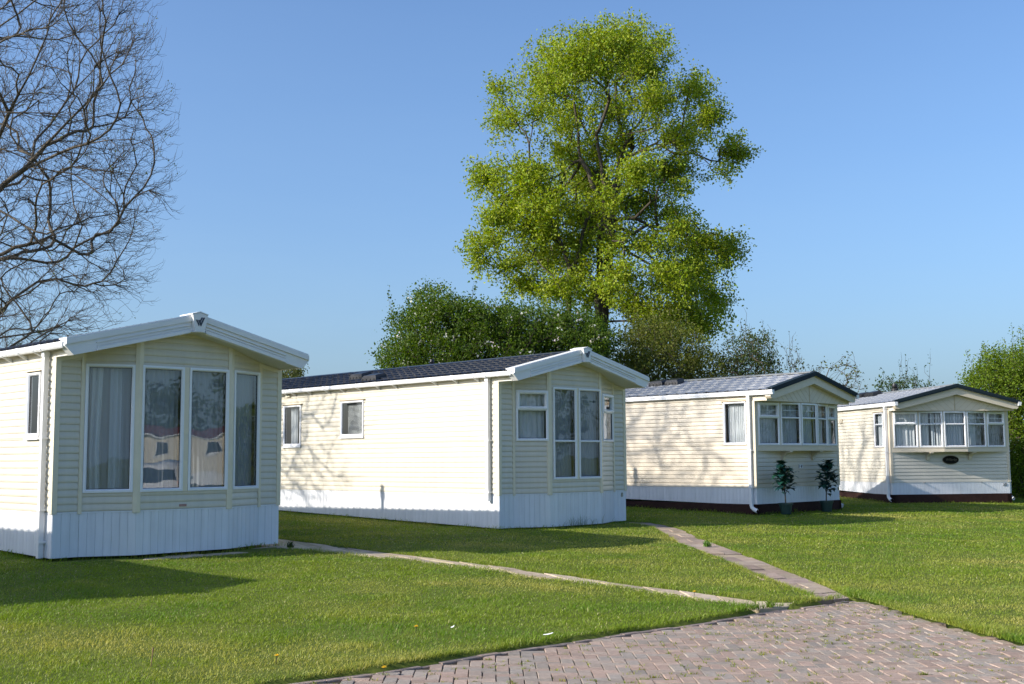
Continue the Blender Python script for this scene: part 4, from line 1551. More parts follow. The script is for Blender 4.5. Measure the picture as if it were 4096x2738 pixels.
for pts in ([(640, 790, -.8), (600, 690, -.6), (556, 590, -.4), (548, 470, -.6), (520, 330, -.8)], [(480, 760, .6), (390, 640, .8), (310, 500, 1), (250, 430, 1), (210, 340, 1)],
            [(790, 590, 1), (850, 540, 1.4), (930, 470, 1.4), (1060, 330, 1)], [(800, 890, -1), (870, 820, -1.4), (980, 750, -2)],
            [(790, 960, .8), (850, 920, 1.2), (950, 940, 1.6), (1100, 1000, 2)], [(900, 760, 1.5), (1060, 665, 2), (1150, 630, 2), (1240, 590, 2)],
            [(760, 1250, 1), (860, 1310, 1.2), (945, 1270, 1.4), (1050, 1120, 1.4), (1150, 1060, 1.4)], [(850, 1330, -1), (960, 1330, -1.4), (1080, 1340, -1.4)],
            [(420, 1180, 0), (300, 1120, .4), (170, 1080, .6)], [(380, 900, 1), (260, 850, 1), (140, 740, 1)], [(880, 700, 2), (1040, 560, 2.4), (1120, 470, 2.4)],
            [(700, 760, .6), (640, 640, 1.4), (560, 460, 2.2), (450, 320, 2.4)], [(760, 560, .8), (720, 420, 1.6), (720, 260, 2.2)], [(640, 520, -1.2), (690, 380, -2), (760, 300, -2.4), (840, 240, -2.4)]):
    sk.limb([Z4(*p) for p in pts])
BLOBS = [(700, 130, 200, 100, 1.3), (560, 215, 190, 120, 1.2), (820, 210, 150, 120, 1.2), (430, 300, 140, 120, 1), (212, 335, 62, 75, .9), (240, 460, 95, 100, .6), (160, 720, 105, 75, 1), (330, 720, 140, 100, 1.15),
         (520, 470, 160, 130, .6), (720, 420, 160, 150, .55), (900, 380, 110, 110, 1), (1060, 330, 80, 78, 1), (1125, 450, 85, 90, 1), (1000, 540, 120, 90, .8), (1225, 600, 85, 66, 1.1), (1195, 690, 50, 46, .8),
         (950, 690, 140, 80, 1.1), (800, 690, 110, 80, 1), (600, 730, 150, 110, 1.15), (420, 840, 150, 110, 1.2), (600, 890, 150, 110, 1.2), (250, 870, 110, 80, .8), (180, 980, 90, 60, .8), (130, 1075, 72, 70, 1),
         (270, 1090, 120, 70, .6), (430, 1060, 130, 110, .8), (560, 1110, 110, 110, .65), (700, 1000, 120, 90, .5), (820, 830, 140, 90, .9), (1000, 930, 90, 60, .9), (1080, 1000, 120, 70, 1.2), (1200, 1030, 82, 80, 1.1),
         (1050, 1110, 150, 90, 1.1), (930, 1120, 100, 90, .8), (1140, 1240, 90, 80, .9), (1080, 1340, 110, 78, 1), (950, 1300, 110, 100, .9), (800, 1280, 100, 90, .8), (900, 1400, 110, 80, .9), (640, 1240, 110, 80, .6),
         (470, 1200, 130, 70, .9), (330, 1185, 110, 60, .8), (200, 890, 90, 70, .8), (110, 1010, 60, 60, .8), (380, 960, 110, 80, 1), (880, 1000, 110, 70, .7), (960, 870, 80, 60, .7), (1010, 1190, 110, 90, .8), (760, 1130, 90, 100, .5), (560, 1000, 120, 80, .6), (500, 620, 120, 80, .7), (690, 830, 120, 90, .7), (680, 1190, 120, 90, .6), (650, 600, 120, 90, .5), (720, 560, 110, 90, .35), (1020, 760, 70, 50, .7), (380, 420, 80, 70, .4)]
tips = []
for (bx, by, rx_, ry_, de) in BLOBS:
    ex = abs(bx - 680) / 640
    dr = math.sqrt(max(0.15, 1 - ex * ex)) * 4.2
    for k in range(2 if rx_ > 75 else 1):
        dc = rng.uniform(-1, 1) * dr
        m = int(rx_ * ry_ * 0.0088 * de) + 4
        th, rr = rng.random(m) * 2 * PI, np.minimum(np.abs(rng.normal(0, 0.56, m)) + 0.12, 1.3)
        ox, oy = np.cos(th) * rr * rx_, np.sin(th) * rr * ry_
        dd = dc + rng.normal(0, 0.55 * min(rx_, ry_) * pxm, m)
        for i_ in range(m):
            tips.append(Z4(bx + ox[i_], by + oy[i_], dd[i_]))
tips = np.array(tips)
order = np.argsort(np.linalg.norm(tips - np.array(Z4(690, 760)), axis=1))
coarse = tips[rng.choice(len(tips), 260, replace=False)]
for q in coarse[np.argsort(np.linalg.norm(coarse - np.array(Z4(690, 760)), axis=1))]:
    sk.tip(q, 1, 1, 0.45, arch=0.4)
LP = []
lim = sk.n
for q in tips[order]:
    e = sk.tip(q, 2, 2, 0.30, droop=0.03, arch=0.45)
    m = rng.integers(13, 26)
    c = sk.p[e]
    pr = sk.p[sk.par[e]]
    tt = rng.random(m)[:, None]
    LP.append(c + (pr - c) * tt * 0.9 + rng.normal(0, 0.135, (m, 3)))
LP = np.concatenate(LP)
r = sk.radii(0.0058, 2.25)
wood('trunk', sk, r, M['bark'], t1, base)
leaves('crown', LP, 0.112, leafcols(len(LP), (0.222, 0.298, 0.024), 0.32, (0.30, 0.345, 0.03), 0.3), t1, base, hang=0.25)


# ---- bare tree at the left
rng = np.random.default_rng(17)
base = np.array([-14.6, 27.2, float(gz(-14.6, 27.2))])
t2 = tag(empty('bare_tree', base), 'large leafless tree with arching twigs at the left edge', 'tree')
sk = Skel(base)
B0 = lambda px, py, d: atp(px, py, d + 3.6)
sk.limb([base + (0.05, 0, 1.6), base + (0.2, 0.1, 2.9)], 0)
fork = sk.n - 1
sk.limb([B0(-150, 560, 23.4), B0(-30, 465, 23.2), B0(60, 385, 23.0), B0(150, 285, 22.8), B0(235, 195, 22.6)], fork)
sk.limb([base + (0.3, 0.2, 4.4), B0(-250, 300, 23.8), B0(-160, 120, 24), B0(-80, -60, 24.2), B0(-20, -240, 24)], fork)
sk.limb([base + (-0.2, 0.0, 4.6), base + (-1.0, 0.4, 7.0), base + (-1.8, 0.7, 9.6), base + (-2.1, 0.7, 11.6)], fork)
sk.limb([base + (-0.6, -0.6, 4.2), base + (-2.4, -1.8, 6.2), base + (-4.2, -2.6, 8.0)], fork)
sk.limb([base + (0.2, 0.9, 4.2), base + (0.8, 2.6, 6.2), base + (1.4, 4.0, 8.4)], fork)
sk.limb([base + (0.1, -0.9, 4.3), base + (0.8, -2.4, 6.4), base + (1.2, -3.6, 8.6)], fork)
for pts in ([(60, 385, 23), (170, 400, 22.4), (260, 470, 22), (335, 488, 21.8), (395, 470, 21.6)], [(-30, 465, 23.2), (60, 520, 22.6), (120, 600, 22), (185, 640, 21.8)],
            [(-120, 540, 23.5), (-40, 600, 23), (30, 680, 22.4), (90, 745, 22)], [(150, 285, 22.8), (260, 260, 23), (350, 250, 23.2), (405, 215, 23.4)],
            [(60, 385, 23), (140, 250, 24.4), (240, 130, 25), (290, 40, 25)], [(-160, 120, 24), (0, 60, 23.5), (120, -30, 23), (220, -80, 22.5)],
            [(-80, 20, 24.2), (30, -120, 24.5), (120, -220, 24.6)], [(60, 385, 23), (200, 330, 21.5), (300, 320, 20.8), (360, 300, 20.5)], [(-60, 420, 23.4), (20, 260, 22), (90, 120, 21.2), (150, 20, 21)]):
    sk.limb([B0(*p) for p in pts], jit=0.05)
cen, rad = base + (0.6, -0.2, 8.5), np.array((6.0, 5.2, 6.3))


def crownpts(n, shell, outer=1.0):
    out = []
    while len(out) < n:
        q = rng.uniform(-1, 1, 3) * outer
        d = np.linalg.norm(q)
        az, el = math.atan2(q[1], q[0]), math.asin(q[2] / d)
        lob = 0.78 + 0.46 * float(vnoise(np.array([az * 2.2 + 9]), np.array([el * 2.6 + 5]), 1.0, 77)[0])
        if shell < d < lob * outer:
            p = cen + q * rad
            if p[2] < 3.9 or (p[2] < 4.8 and d < 0.6):
                continue
            out.append(p)
    return np.array(out)


heart = base + (0.1, 0, 3.4)
t = crownpts(48, 0.35, 0.80)
for q in t[np.argsort(np.linalg.norm(t - sk.p[fork], axis=1))]:
    sk.tip(q, 0, 0, 0.45, droop=0.02, arch=0.36, ang=1.6, cen=heart)
t = crownpts(1500, 0.30, 0.94)
for q in t[np.argsort(np.linalg.norm(t - sk.p[fork], axis=1))]:
    sk.tip(q, 1, 1, 0.28, droop=0.07, arch=0.36, ang=1.4, cen=heart)
lim = sk.n
t = crownpts(9800, 0.20, 1.06)
ends = []
for q in t:
    ends.append(sk.tip(q, 2, 1, 0.17, droop=0.06, up=0.10, start_n=lim, arch=0.42, jit=0.04, ang=1.1, cen=heart))
n_end = sk.n
for e in ends:                                          # short side shoots curving up near each tip
    for k in range(rng.integers(1, 4)):
        i = e
        for _ in range(rng.integers(0, 3)):
            if sk.lev[sk.par[i]] == 2:
                i = sk.par[i]
        s = sk.d[i] * 0.8 + rng.normal(0, 0.55, 3)
        s /= np.linalg.norm(s)
        L = rng.uniform(0.10, 0.30)
        p0 = sk.p[i]
        sk.path([p0 + s * L * 0.5 - (0, 0, 0.015), p0 + s * L + (0, 0, 0.05)], i, 3)
r = sk.radii(0.0034, 2.58)
wood('trunk', sk, r, M['barkt'], t2, base)
tipn = np.array(ends)[rng.random(len(ends)) < 0.10]
LP = np.repeat(sk.p[tipn], 4, 0) + rng.normal(0, 0.025, (len(tipn) * 4, 3))
leaves('buds', LP, 0.045, leafcols(len(LP), (0.11, 0.14, 0.03), 0.3), t2, base)


# ---- bushy trees and shrubs: crown given as blobs in the 2346-wide view
def bushy(name, label, cat, D, trunk_px, blobs, tipdens, leafn, lsize, col, alt=None, share=0.0, depth=2.2, spread=0.14, twig=0.005, shoots=0, blossom=0, hang=0.0, aspect=0.6, group=None, seg=0.3, bark='bark', floor=None):
    global rng
    rng = np.random.default_rng(len(label) + int(D * 10))
    P = lambda x, y, d=0.0: atp(x, y, D + d)
    b0 = P(*trunk_px)
    base = np.array([b0[0], b0[1], float(gz(b0[0], b0[1]))])
    root = tag(empty(name, base), label, cat, group)
    sk = Skel(base)
    m_px = 4096 / 2346 / FPX * D
    for k, (bx, by, rx_, ry_, de) in enumerate(blobs):
        q = P(bx, by, rng.uniform(-0.6, 0.6) * depth)
        mid = base * 0.5 + q * 0.5 + np.array((0, 0, 0.25 * (q[2] - base[2])))
        sk.limb([mid * 0.6 + base * 0.4 + rng.normal(0, 0.08, 3), mid, q], 0 if k < 3 else None, seg=0.4)
    tips = []
    for (bx, by, rx_, ry_, de) in blobs:
        m = max(3, int(rx_ * ry_ * tipdens * de))
        th, rr = rng.random(m) * 2 * PI, np.sqrt(rng.random(m))
        dd = rng.normal(0, 1, m) * np.minimum(depth, 0.9 * min(rx_, ry_) * m_px + 0.3)
        for i in range(m):
            q = P(bx + np.cos(th[i]) * rr[i] * rx_, by + np.sin(th[i]) * rr[i] * ry_, dd[i])
            if q[2] > base[2] + 0.1:
                tips.append(q)
    tips = np.array(tips)
    tips = tips[np.argsort(np.linalg.norm(tips - base, axis=1))]
    LP = []
    for q in tips:
        e = sk.tip(q, 1, 1, seg, arch=0.42)
        m = int(rng.integers(max(1, leafn // 2), leafn * 3 // 2 + 1))
        c, pr = sk.p[e], sk.p[sk.par[e]]
        LP.append(c + (pr - c) * rng.random(m)[:, None] + rng.normal(0, spread, (m, 3)))
    for k in range(shoots):                             # long upright shoots standing out of the top
        q = tips[rng.integers(len(tips) * 2 // 3, len(tips))]
        L = rng.uniform(0.5, 1.3)
        d = np.array((rng.normal(0, 0.22), rng.normal(0, 0.2), 1.0))
        i = int(np.argmin(((sk.p[:sk.n] - q) ** 2).sum(1)))
        pts = [sk.p[i] + d * L * t + rng.normal(0, 0.025, 3) for t in (0.25, 0.5, 0.75, 1.0)]
        sk.path(pts, i, 2)
        m = max(3, int(leafn * 1.2))
        tt = rng.random(m)[:, None]
        LP.append(sk.p[i] + d * L * tt + rng.normal(0, 0.045, (m, 3)))
    LP = np.concatenate(LP)
    if floor:
        LP = LP[LP[:, 2] > base[2] + floor]
    r = sk.radii(twig, 2.3, 0.16)
    wood('trunk', sk, r, M[bark], root, base)
    leaves('crown', LP, lsize, leafcols(len(LP), col, 0.25, alt, share), root, base, hang=hang, aspect=aspect)
    if blossom:
        k = tips[rng.random(len(tips)) < blossom]
        BP = np.repeat(k, 5, 0) + rng.normal(0, 0.055, (len(k) * 5, 3))
        leaves('blossom', BP, 0.075, leafcols(len(BP), (0.72, 0.72, 0.66), 0.1), root, base, aspect=0.9)
    return root


bushy('hawthorn', 'dark dense hawthorn dotted with white blossom behind the second caravan', 'tree', 38.0, (1150, 1000),
      [(990, 695, 55, 38, 1), (945, 755, 60, 45, 1), (1040, 735, 80, 45, 1.2), (1125, 745, 80, 45, 1.2), (1215, 748, 90, 45, 1.2), (1300, 758, 80, 45, 1.2), (1365, 790, 45, 50, 1), (905, 815, 40, 30, 1), (1000, 810, 90, 50, 1.2),
       (1120, 810, 110, 60, 1.2), (1250, 820, 110, 55, 1.2), (1350, 850, 60, 50, 1), (960, 870, 90, 40, .8), (1100, 880, 120, 50, .8), (1260, 890, 110, 50, .8)],
      0.050, 34, 0.085, (0.068, 0.120, 0.014), (0.11, 0.165, 0.018), 0.3, depth=1.8, spread=0.15, blossom=0.16, shoots=14)
bushy('willow_scrub', 'olive green scrubby willow below the tall tree, between two rooflines', 'tree', 40.0, (1520, 1000),
      [(1450, 800, 50, 50, 1), (1500, 770, 60, 50, .8), (1560, 800, 60, 55, .9), (1440, 850, 55, 45, 1.2), (1520, 850, 70, 45, 1.2), (1600, 850, 55, 45, 1), (1640, 850, 35, 40, .5), (1480, 910, 90, 40, 1), (1600, 910, 80, 40, 1)],
      0.055, 20, 0.085, (0.10, 0.125, 0.020), (0.16, 0.17, 0.035), 0.3, depth=1.3, spread=0.16, shoots=20)
bushy('blackthorn', 'rounded open bush with thin upright shoots behind the third caravan roof', 'shrub', 40.0, (1715, 990),
      [(1700, 800, 45, 35, 1), (1745, 800, 40, 35, 1), (1715, 845, 65, 35, 1.1), (1670, 840, 30, 35, .8), (1765, 845, 35, 30, .8), (1720, 890, 70, 35, .8)],
      0.085, 9, 0.075, (0.050, 0.080, 0.018), (0.10, 0.12, 0.03), 0.25, depth=1.0, spread=0.11, shoots=16, twig=0.006, bark='barkt')
bushy('twiggy_tree', 'almost bare twiggy young tree beyond the third caravan ridge', 'tree', 40.0, (1850, 1010),
      [(1820, 830, 22, 38, 1), (1850, 860, 35, 25, .7), (1900, 845, 30, 22, .8), (1940, 840, 26, 28, 1), (1960, 880, 30, 30, .8), (1890, 885, 50, 25, .7)],
      0.050, 3, 0.085, (0.085, 0.105, 0.03), None, 0, depth=0.7, spread=0.07, twig=0.006, shoots=6, bark='barkt')
bushy('young_tree', 'small leafy saplings showing over the farthest caravan roof', 'tree', 44.0, (2060, 1010),
      [(2035, 885, 28, 22, 1), (2080, 880, 25, 18, 1), (2120, 890, 28, 14, .8), (2060, 920, 60, 20, .8)],
      0.10, 8, 0.085, (0.055, 0.095, 0.025), None, 0, depth=0.8, spread=0.09, twig=0.006, shoots=9)
bushy('birch', 'birch tree top showing between the first and second caravans', 'tree', 52.0, (650, 1010),
      [(655, 850, 34, 26, 1), (680, 850, 14, 30, .8), (640, 890, 60, 30, 1)],
      0.09, 26, 0.085, (0.085, 0.105, 0.03), (0.12, 0.13, 0.03), 0.3, depth=1.2, spread=0.14, hang=0.8)
bushy('hedge_tree', 'bright green bushy hedge tree beside the farthest caravan', 'tree', 38.5, (2345, 1150),
      [(2300, 835, 60, 32, 1), (2250, 860, 45, 22, .6), (2345, 840, 50, 40, 1), (2290, 880, 70, 35, 1.2), (2340, 900, 60, 45, 1.2), (2225, 885, 25, 14, .5), (2350, 970, 55, 50, 1.3), (2345, 1050, 50, 55, 1.3), (2350, 1115, 50, 40, 1.2),
       (2440, 870, 70, 60, 1), (2430, 980, 60, 70, 1), (2440, 1090, 60, 60, 1), (2290, 920, 40, 25, 1)],
      0.055, 32, 0.085, (0.11, 0.175, 0.014), (0.17, 0.235, 0.020), 0.3, depth=1.3, spread=0.15, shoots=34, aspect=0.5)

# the boundary hedge that carries on to the right of the farthest caravan
rng = np.random.default_rng(91)
n = 52000
x = rng.uniform(17.5, 60, n)
y = 37.5 + (x - 17.5) * -0.12 + rng.normal(0, 0.75, n)
hh = 2.3 + 1.3 * vnoise(x, y * 0.2, 2.6, 61) + 0.8 * vnoise(x, y * 0.2, 0.9, 62)
z = gz(x, y) + hh * rng.random(n) ** 0.6
hb = np.array((17.5, 37.5, float(gz(17.5, 37.5))))
hroot = tag(empty('hedge', hb), 'long leafy boundary hedge running on behind the bright bush', 'hedge')
leaves('foliage', np.stack([x, y, z], -1), 0.17, leafcols(n, (0.085, 0.135, 0.014), 0.3, (0.13, 0.18, 0.02), 0.3), hroot, hb)
sk = Skel(hb)
for k in range(90):
    x0 = 17.5 + k * 0.47
    p0 = np.array((x0, 37.5 + (x0 - 17.5) * -0.12 + rng.normal(0, 0.3), 0))
    p0[2] = float(gz(p0[0], p0[1]))
    e = sk.path([p0], 0 if k == 0 else last, 0)
    last = e
    sk.path([p0 + (rng.normal(0, .1), rng.normal(0, .1), 1.0), p0 + (rng.normal(0, .3), rng.normal(0, .2), 2.2)], e, 1)
wood('stems', sk, np.full(sk.n, 0.03), M['bark'], hroot, hb)

# ------------------------------------------------------------------ potted fig plants
def fig_plant(label, x, y, flip):
    p = van3.world(x, y)
    z = float(gz(p[0], p[1]))
    root = tag(empty('potted_plant', (p[0], p[1], z), van3.yaw), label, 'plant', 'potted fig plants under the bay window')
    mb = MB()
    n = 28
    prof = [(0.115, 0.0), (0.118, 0.01), (0.150, 0.22), (0.168, 0.222), (0.170, 0.262), (0.160, 0.264), (0.152, 0.24), (0.0, 0.24)]
    mb.grid([[(r_ * math.cos(k * 2 * PI / n), r_ * math.sin(k * 2 * PI / n), h) for k in range(n)] for r_, h in prof], close=True)
    pot = mb.build('pot', M['pot'], root)
    mb = MB()
    mb.grid([[(r_ * math.cos(k * 2 * PI / n), r_ * math.sin(k * 2 * PI / n), h) for k in range(n)] for r_, h in ((0.15, 0.243), (0.08, 0.252), (0.0, 0.255))], close=True)
    mb.build('soil', M['soil'], pot)
    rg = random.Random(5 + flip)
    st = [(0, 0, 0.24), (-0.015 * flip, 0, 0.45), (-0.04 * flip, 0.01, 0.72), (-0.09 * flip, 0.0, 1.0), (-0.13 * flip, 0, 1.22)]
    mb = MB()
    mb.tube(st, [0.016, 0.015, 0.013, 0.010, 0.006], 7)
    twigs = [(st[2], (0.10 * flip, -0.03, 1.02)), (st[3], (-0.12 * flip, -0.05, 1.13)), (st[2], (-0.26, -0.02, 0.84)), (st[2], (0.27, 0.0, 0.92)), (st[1], (0.20, -0.02, 0.70)), (st[1], (-0.17, -0.02, 0.66))]
    for a, b in twigs:
        mid = tuple((a[i] + b[i]) / 2 + (0, 0, 0.03)[i] for i in range(3))
        mb.tube([a, mid, b], [0.008, 0.007, 0.004], 5)
    mb.build('stem', M['barkt'], root)
    V, F, Cc = [], [], []

    def leaf(base, d, sz):
        d = Vector(d).normalized()
        u = d.cross(Vector((0, 0, 1)))
        u = u.normalized() if u.length > 1e-3 else Vector((1, 0, 0))
        nrm = u.cross(d)
        out = [(0.0, 0.02), (0.10, 0.16), (0.05, 0.42), (0.22, 0.20), (0.30, 0.52), (0.42, 0.24), (0.58, 0.44), (0.64, 0.17), (1.0, 0.0)]
        b = len(V)
        c = np.array((0.010, 0.055, 0.045)) * rg.uniform(0.5, 1.5) * np.array((1, 1, rg.uniform(0.5, 1.25)))
        for t, w_ in out:
            cur = -0.28 * t * t
            ctr = Vector(base) + d * t * sz + nrm * cur * sz
            for sg in (-1, 0, 1):
                V.append(ctr + u * sg * w_ * sz * 0.9 + nrm * abs(sg) * w_ * 0.18 * sz)
                Cc.append(c)
        for k in range(len(out) - 1):
            for s in (0, 1):
                F.append((b + 3 * k + s, b + 3 * k + s + 1, b + 3 * k + 4 + s, b + 3 * k + 3 + s))
    pts = [Vector(a).lerp(Vector(b), t) for a, b in zip(st[1:-1], st[2:]) for t in sorted(rg.random() for _ in range(9))] + [Vector(a).lerp(Vector(b), t) for a, b in twigs for t in (0.25 + 0.5 * rg.random(), 0.6 + 0.3 * rg.random(), 0.8 + 0.2 * rg.random(), 1.0)]
    for q in pts:
        if q.z < 0.5 and rg.random() < 0.5:
            continue
        for _ in range(3 if q.z > 0.62 else 1):
            an = rg.random() * 2 * PI
            d = Vector((math.cos(an), math.sin(an) * 0.6, rg.uniform(-0.35, 0.75)))
            leaf(q + d * rg.uniform(0.0, 0.20 if q.z < 1.0 else 0.06), d, rg.uniform(0.13, 0.24))
    for an in range(5):
        leaf(st[-1], (math.cos(an * 1.256), math.sin(an * 1.256), 0.8), 0.13)
    np_mesh('foliage', np.array([tuple(q) for q in V]), np.array(F), M['figleaf'], np.array(Cc), root)


fig_plant('potted fig plant nearer the white downpipe, with a bushy blue green top', 0.56, -0.42, 1)
fig_plant('potted fig plant farther from the downpipe, below the right hand bay bracket', 2.34, -0.42, -1)


# ------------------------------------------------------------------ small things on the ground
def dandelion(u, v, label):
    p = ground_at(u, v)
    z = float(gz(*p)) + 0.0
    if inside(PAVE, np.array([p[0]]), np.array([p[1]]))[0]:
        z = PAVZ
    root = tag(empty('dandelion', (p[0], p[1], z)), label, 'flower', 'yellow dandelions')
    mb = MB()
    mb.tube([(0, 0, 0), (0.004, 0, 0.03), (0.006, 0, 0.055)], 0.0025, 5)
    mb.build('stalk', M['soil'], root)
    mb = MB()
    for ring_, (r_, zz) in enumerate(((0.021, 0.060), (0.015, 0.066), (0.008, 0.069))):
        m = 14 - 3 * ring_
        for k in range(m):
            a = k * 2 * PI / m + ring_
            w_ = 0.22
            mb.face([(0.006, 0, 0.056), (0.006 + r_ * math.cos(a - w_), r_ * math.sin(a - w_), zz), (0.006 + r_ * 1.1 * math.cos(a), r_ * 1.1 * math.sin(a), zz + 0.001), (0.006 + r_ * math.cos(a + w_), r_ * math.sin(a + w_), zz)])
    mb.build('flower_head', M['petal'], root, recalc=False)


dandelion(1533, 2672, 'dandelion standing against the brick kerb')
dandelion(1104, 2655, 'dandelion in the lawn near the front kerb')
dandelion(1662, 2534, 'tiny dandelion in the middle of the front lawn')
dandelion(2776, 2389, 'dandelion at the edge of the narrow slab path')


def scrap(name, u, v, label, L, wd, z0=0.03):
    p = ground_at(u, v)
    z = float(gz(*p)) + z0
    if inside(PAVE, np.array([p[0]]), np.array([p[1]]))[0]:
        z = PAVZ + 0.004
    mb = MB()
    rows = []
    for k in range(9):
        t = k / 8
        w_ = wd * math.sin(PI * min(1, 0.12 + t * 0.85)) ** 0.8
        rows.append([(L * (t - 0.5), -w_, 0.004 + 0.012 * t * t), (L * (t - 0.5), 0, 0.009 + 0.014 * t * t), (L * (t - 0.5), w_, 0.004 + 0.012 * t * t)])
    mb.grid(rows)
    o = mb.build(name, M['feather'], None, (p[0], p[1], z), recalc=False)
    o.rotation_euler = (0, 0, random.uniform(-0.7, 0.7))
    tag(o, label, 'litter' if name != 'feather' else 'feather')


scrap('feather', 2193, 2556, 'white feather lying on the paving beside the kerb', 0.085, 0.010)
scrap('paper_scrap', 1810, 2526, 'white scrap of paper lying in the front lawn', 0.034, 0.014)


def weed_plant(u, v, label, col, sz):
    p = ground_at(u, v)
    z = float(gz(*p)) - 0.02
    n = 34
    P = np.tile((p[0], p[1], z), (n, 1)) + np.stack([rng.normal(0, 0.03 * sz, n), rng.normal(0, 0.03 * sz, n), np.zeros(n)], -1)
    c = np.array(col) * rng.uniform(0.6, 1.4, n)[:, None]
    V, T, cc = blades(P - (p[0], p[1], z), rng.uniform(0.06, 0.16, n) * sz, rng.uniform(0.012, 0.022, n), rng.uniform(0.3, 1.1, n), rng.random(n) * 6.28, c)
    o = np_mesh('weed_plant', V, T, M['grass'], cc, loc=(p[0], p[1], z))
    tag(o, label, 'weed')


weed_plant(2826, 2182, 'green weed growing through the wider slab path', (0.10, 0.20, 0.03), 1.0)
weed_plant(1160, 2186, 'dark weed on the slabs beside the nearest caravan corner', (0.05, 0.07, 0.02), 0.9)
weed_plant(3080, 2421, 'grass tuft where the slab path meets the paving', (0.13, 0.19, 0.03), 0.6)
p = ground_at(603, 2668)
mb = MB()
mb.tube([(0, 0, 0), (0.006, 0, 0.05), (0.012, 0, 0.11)], 0.0032, 6)
mb.tube([(0.012, 0, 0.105), (0.013, 0, 0.120), (0.015, 0, 0.140)], [0.004, 0.007, 0.003], 7)
tag(mb.build('plantain_stalk', M['dryseed'], None, (p[0], p[1], float(gz(*p)))), 'single brown plantain stalk standing in the front lawn', 'weed')

# ------------------------------------------------------------------ what the window glass mirrors: across the drive, outside the picture
v5 = caravan_a('static_caravan', 'cream caravan with a dark red roof mirrored in the bay windows', (50.0, -3.2), R(-8), 0.85, 11.0, None,
               [(w[0], w[1], w[2], w[3], w[4], {}) for w in fw1], [(1.2, 2.0, 1.0, 1.95, {}), (4.2, 5.0, 1.0, 1.95, {}), (7.4, 8.3, 1.0, 1.95, {})], [], 0.215, -0.62, None, [], roofm='roofr')


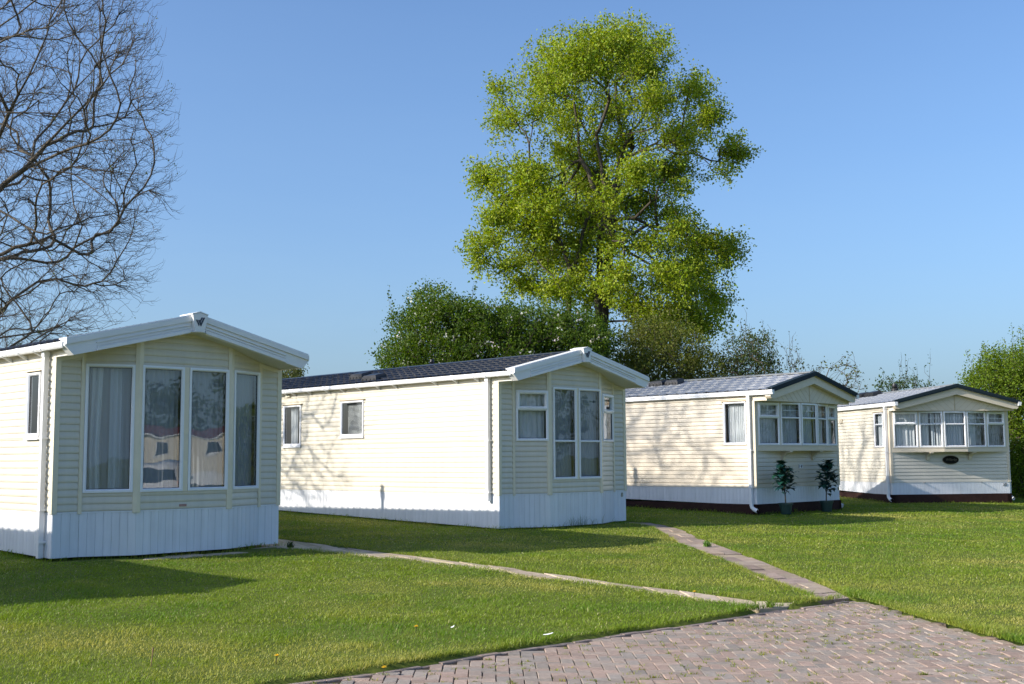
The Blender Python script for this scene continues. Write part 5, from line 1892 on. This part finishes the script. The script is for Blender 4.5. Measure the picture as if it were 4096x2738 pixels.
def car(x, y, yaw, label):
    root = tag(empty('parked_car', (x, y, -0.05), yaw), label, 'car')
    mb = MB()
    # stations along the length: (x, half width sill, half width waist, z sill, z waist, half width roof, z roof)
    S = [(-1.95, .62, .66, .34, .62, .60, .70), (-1.86, .76, .80, .24, .80, .70, .90), (-1.75, .80, .84, .22, .92, .62, 1.36), (-1.45, .81, .85, .22, .94, .60, 1.46), (-0.6, .81, .85, .22, .93, .61, 1.50), (0.2, .81, .85, .22, .91, .60, 1.46),
         (0.62, .81, .85, .22, .90, .62, 1.22), (0.98, .81, .84, .22, .88, .70, .95), (1.55, .79, .81, .22, .78, .66, .83), (1.85, .70, .74, .24, .64, .58, .70), (1.98, .58, .60, .32, .52, .50, .58)]
    rows = []
    for (sx, a, b_, z0, z1, c_, z2) in S:
        rows.append([(sx, -a, z0), (sx, -b_, (z0 + z1) / 2), (sx, -b_, z1), (sx, -(b_ + c_) / 2 - .02, (z1 + z2) / 2), (sx, -c_, z2), (sx, 0, z2 + .03), (sx, c_, z2), (sx, (b_ + c_) / 2 + .02, (z1 + z2) / 2), (sx, b_, z1), (sx, b_, (z0 + z1) / 2), (sx, a, z0)])
    mb.grid(rows)
    mb.face(rows[0])
    mb.face(rows[-1])
    mb.build('body', M['paint'], root, smooth=True)
    mb = MB()
    mb.face([(-1.872, -.60, .95), (-1.872, .60, .95), (-1.778, .54, 1.34), (-1.778, -.54, 1.34)])
    mb.build('rear_window', M['carglass'], root, recalc=False)
    mb = MB()
    mb.face([(0.96, -.66, .97), (0.96, .66, .97), (0.36, .54, 1.40), (0.36, -.54, 1.40)])
    mb.build('windscreen', M['carglass'], root, recalc=False)
    for sg in (-1, 1):
        mb = MB()
        mb.face([(-1.5, sg * .868, .97), (0.62, sg * .868, .95), (0.12, sg * .665, 1.40), (-1.4, sg * .665, 1.42)])
        mb.build('side_window', M['carglass'], root, recalc=False)
        mb = MB()
        mb.box(-1.90, -1.80, min(sg * .62, sg * .80), max(sg * .62, sg * .80), .66, .92)
        mb.build('tail_light', M['redp'], root)
        mb = MB()
        mb.tube([(0.75, sg * .86, .98), (0.75, sg * .98, 1.0), (0.75, sg * 1.06, 1.0)], [.03, .08, .07], 8)
        mb.build('wing_mirror', M['paint'], root)
        for wx_ in (-1.2, 1.25):
            mb = MB()
            mb.tube([(wx_, sg * .66, .30), (wx_, sg * .86, .30)], .30, 22)
            wh = mb.build('tyre', M['rubber'], root)
            mb = MB()
            mb.tube([(wx_, sg * .861, .30), (wx_, sg * .872, .30)], .19, 16)
            mb.build('rim', M['metal'], wh)
    mb = MB()
    mb.box(-2.0, -1.88, -.72, .72, .34, .54)
    mb.build('bumper', M['redp'], root)


car(18.6, 10.3, R(-14), 'white hatchback with dark windows mirrored in the nearest bay window')


def far_tree(x, y, h, w_, n, label, col):
    base = np.array([x, y, 0.0])
    root = tag(empty('boundary_tree', base), label, 'tree', 'trees beyond the drive')
    sk = Skel(base)
    sk.limb([base + (0, 0, h * .3), base + (0.2, 0.1, h * .6), base + (0, 0, h * .9)], 0, seg=0.8)
    LP = []
    for _ in range(n):
        q = rng.normal(0, 1, 3)
        q = q / np.linalg.norm(q) * rng.random() ** 0.4
        e = sk.tip(base + np.array((0, 0, h * .55)) + q * (w_, w_, h * .45), 1, 1, 0.8)
        LP.append(sk.p[e] + rng.normal(0, 0.4, (26, 3)))
    LP = np.concatenate(LP)
    wood('trunk', sk, sk.radii(0.012, 2.3, 0.3), M['bark'], root, base)
    leaves('crown', LP, 0.34, leafcols(len(LP), col, 0.3), root, base)


for k, (x, y, h, w_) in enumerate(((66, -22, 8, 4), (70, -14, 9.5, 4.5), (74, -5, 8, 4.5), (72, 4, 10, 5), (76, 13, 8.5, 4.5), (74, 22, 9, 4.5), (50, -24, 7, 4))):
    far_tree(x, y, h, w_, 110, 'leafy tree beyond the drive mirrored in the bay windows', (0.06, 0.10, 0.018))
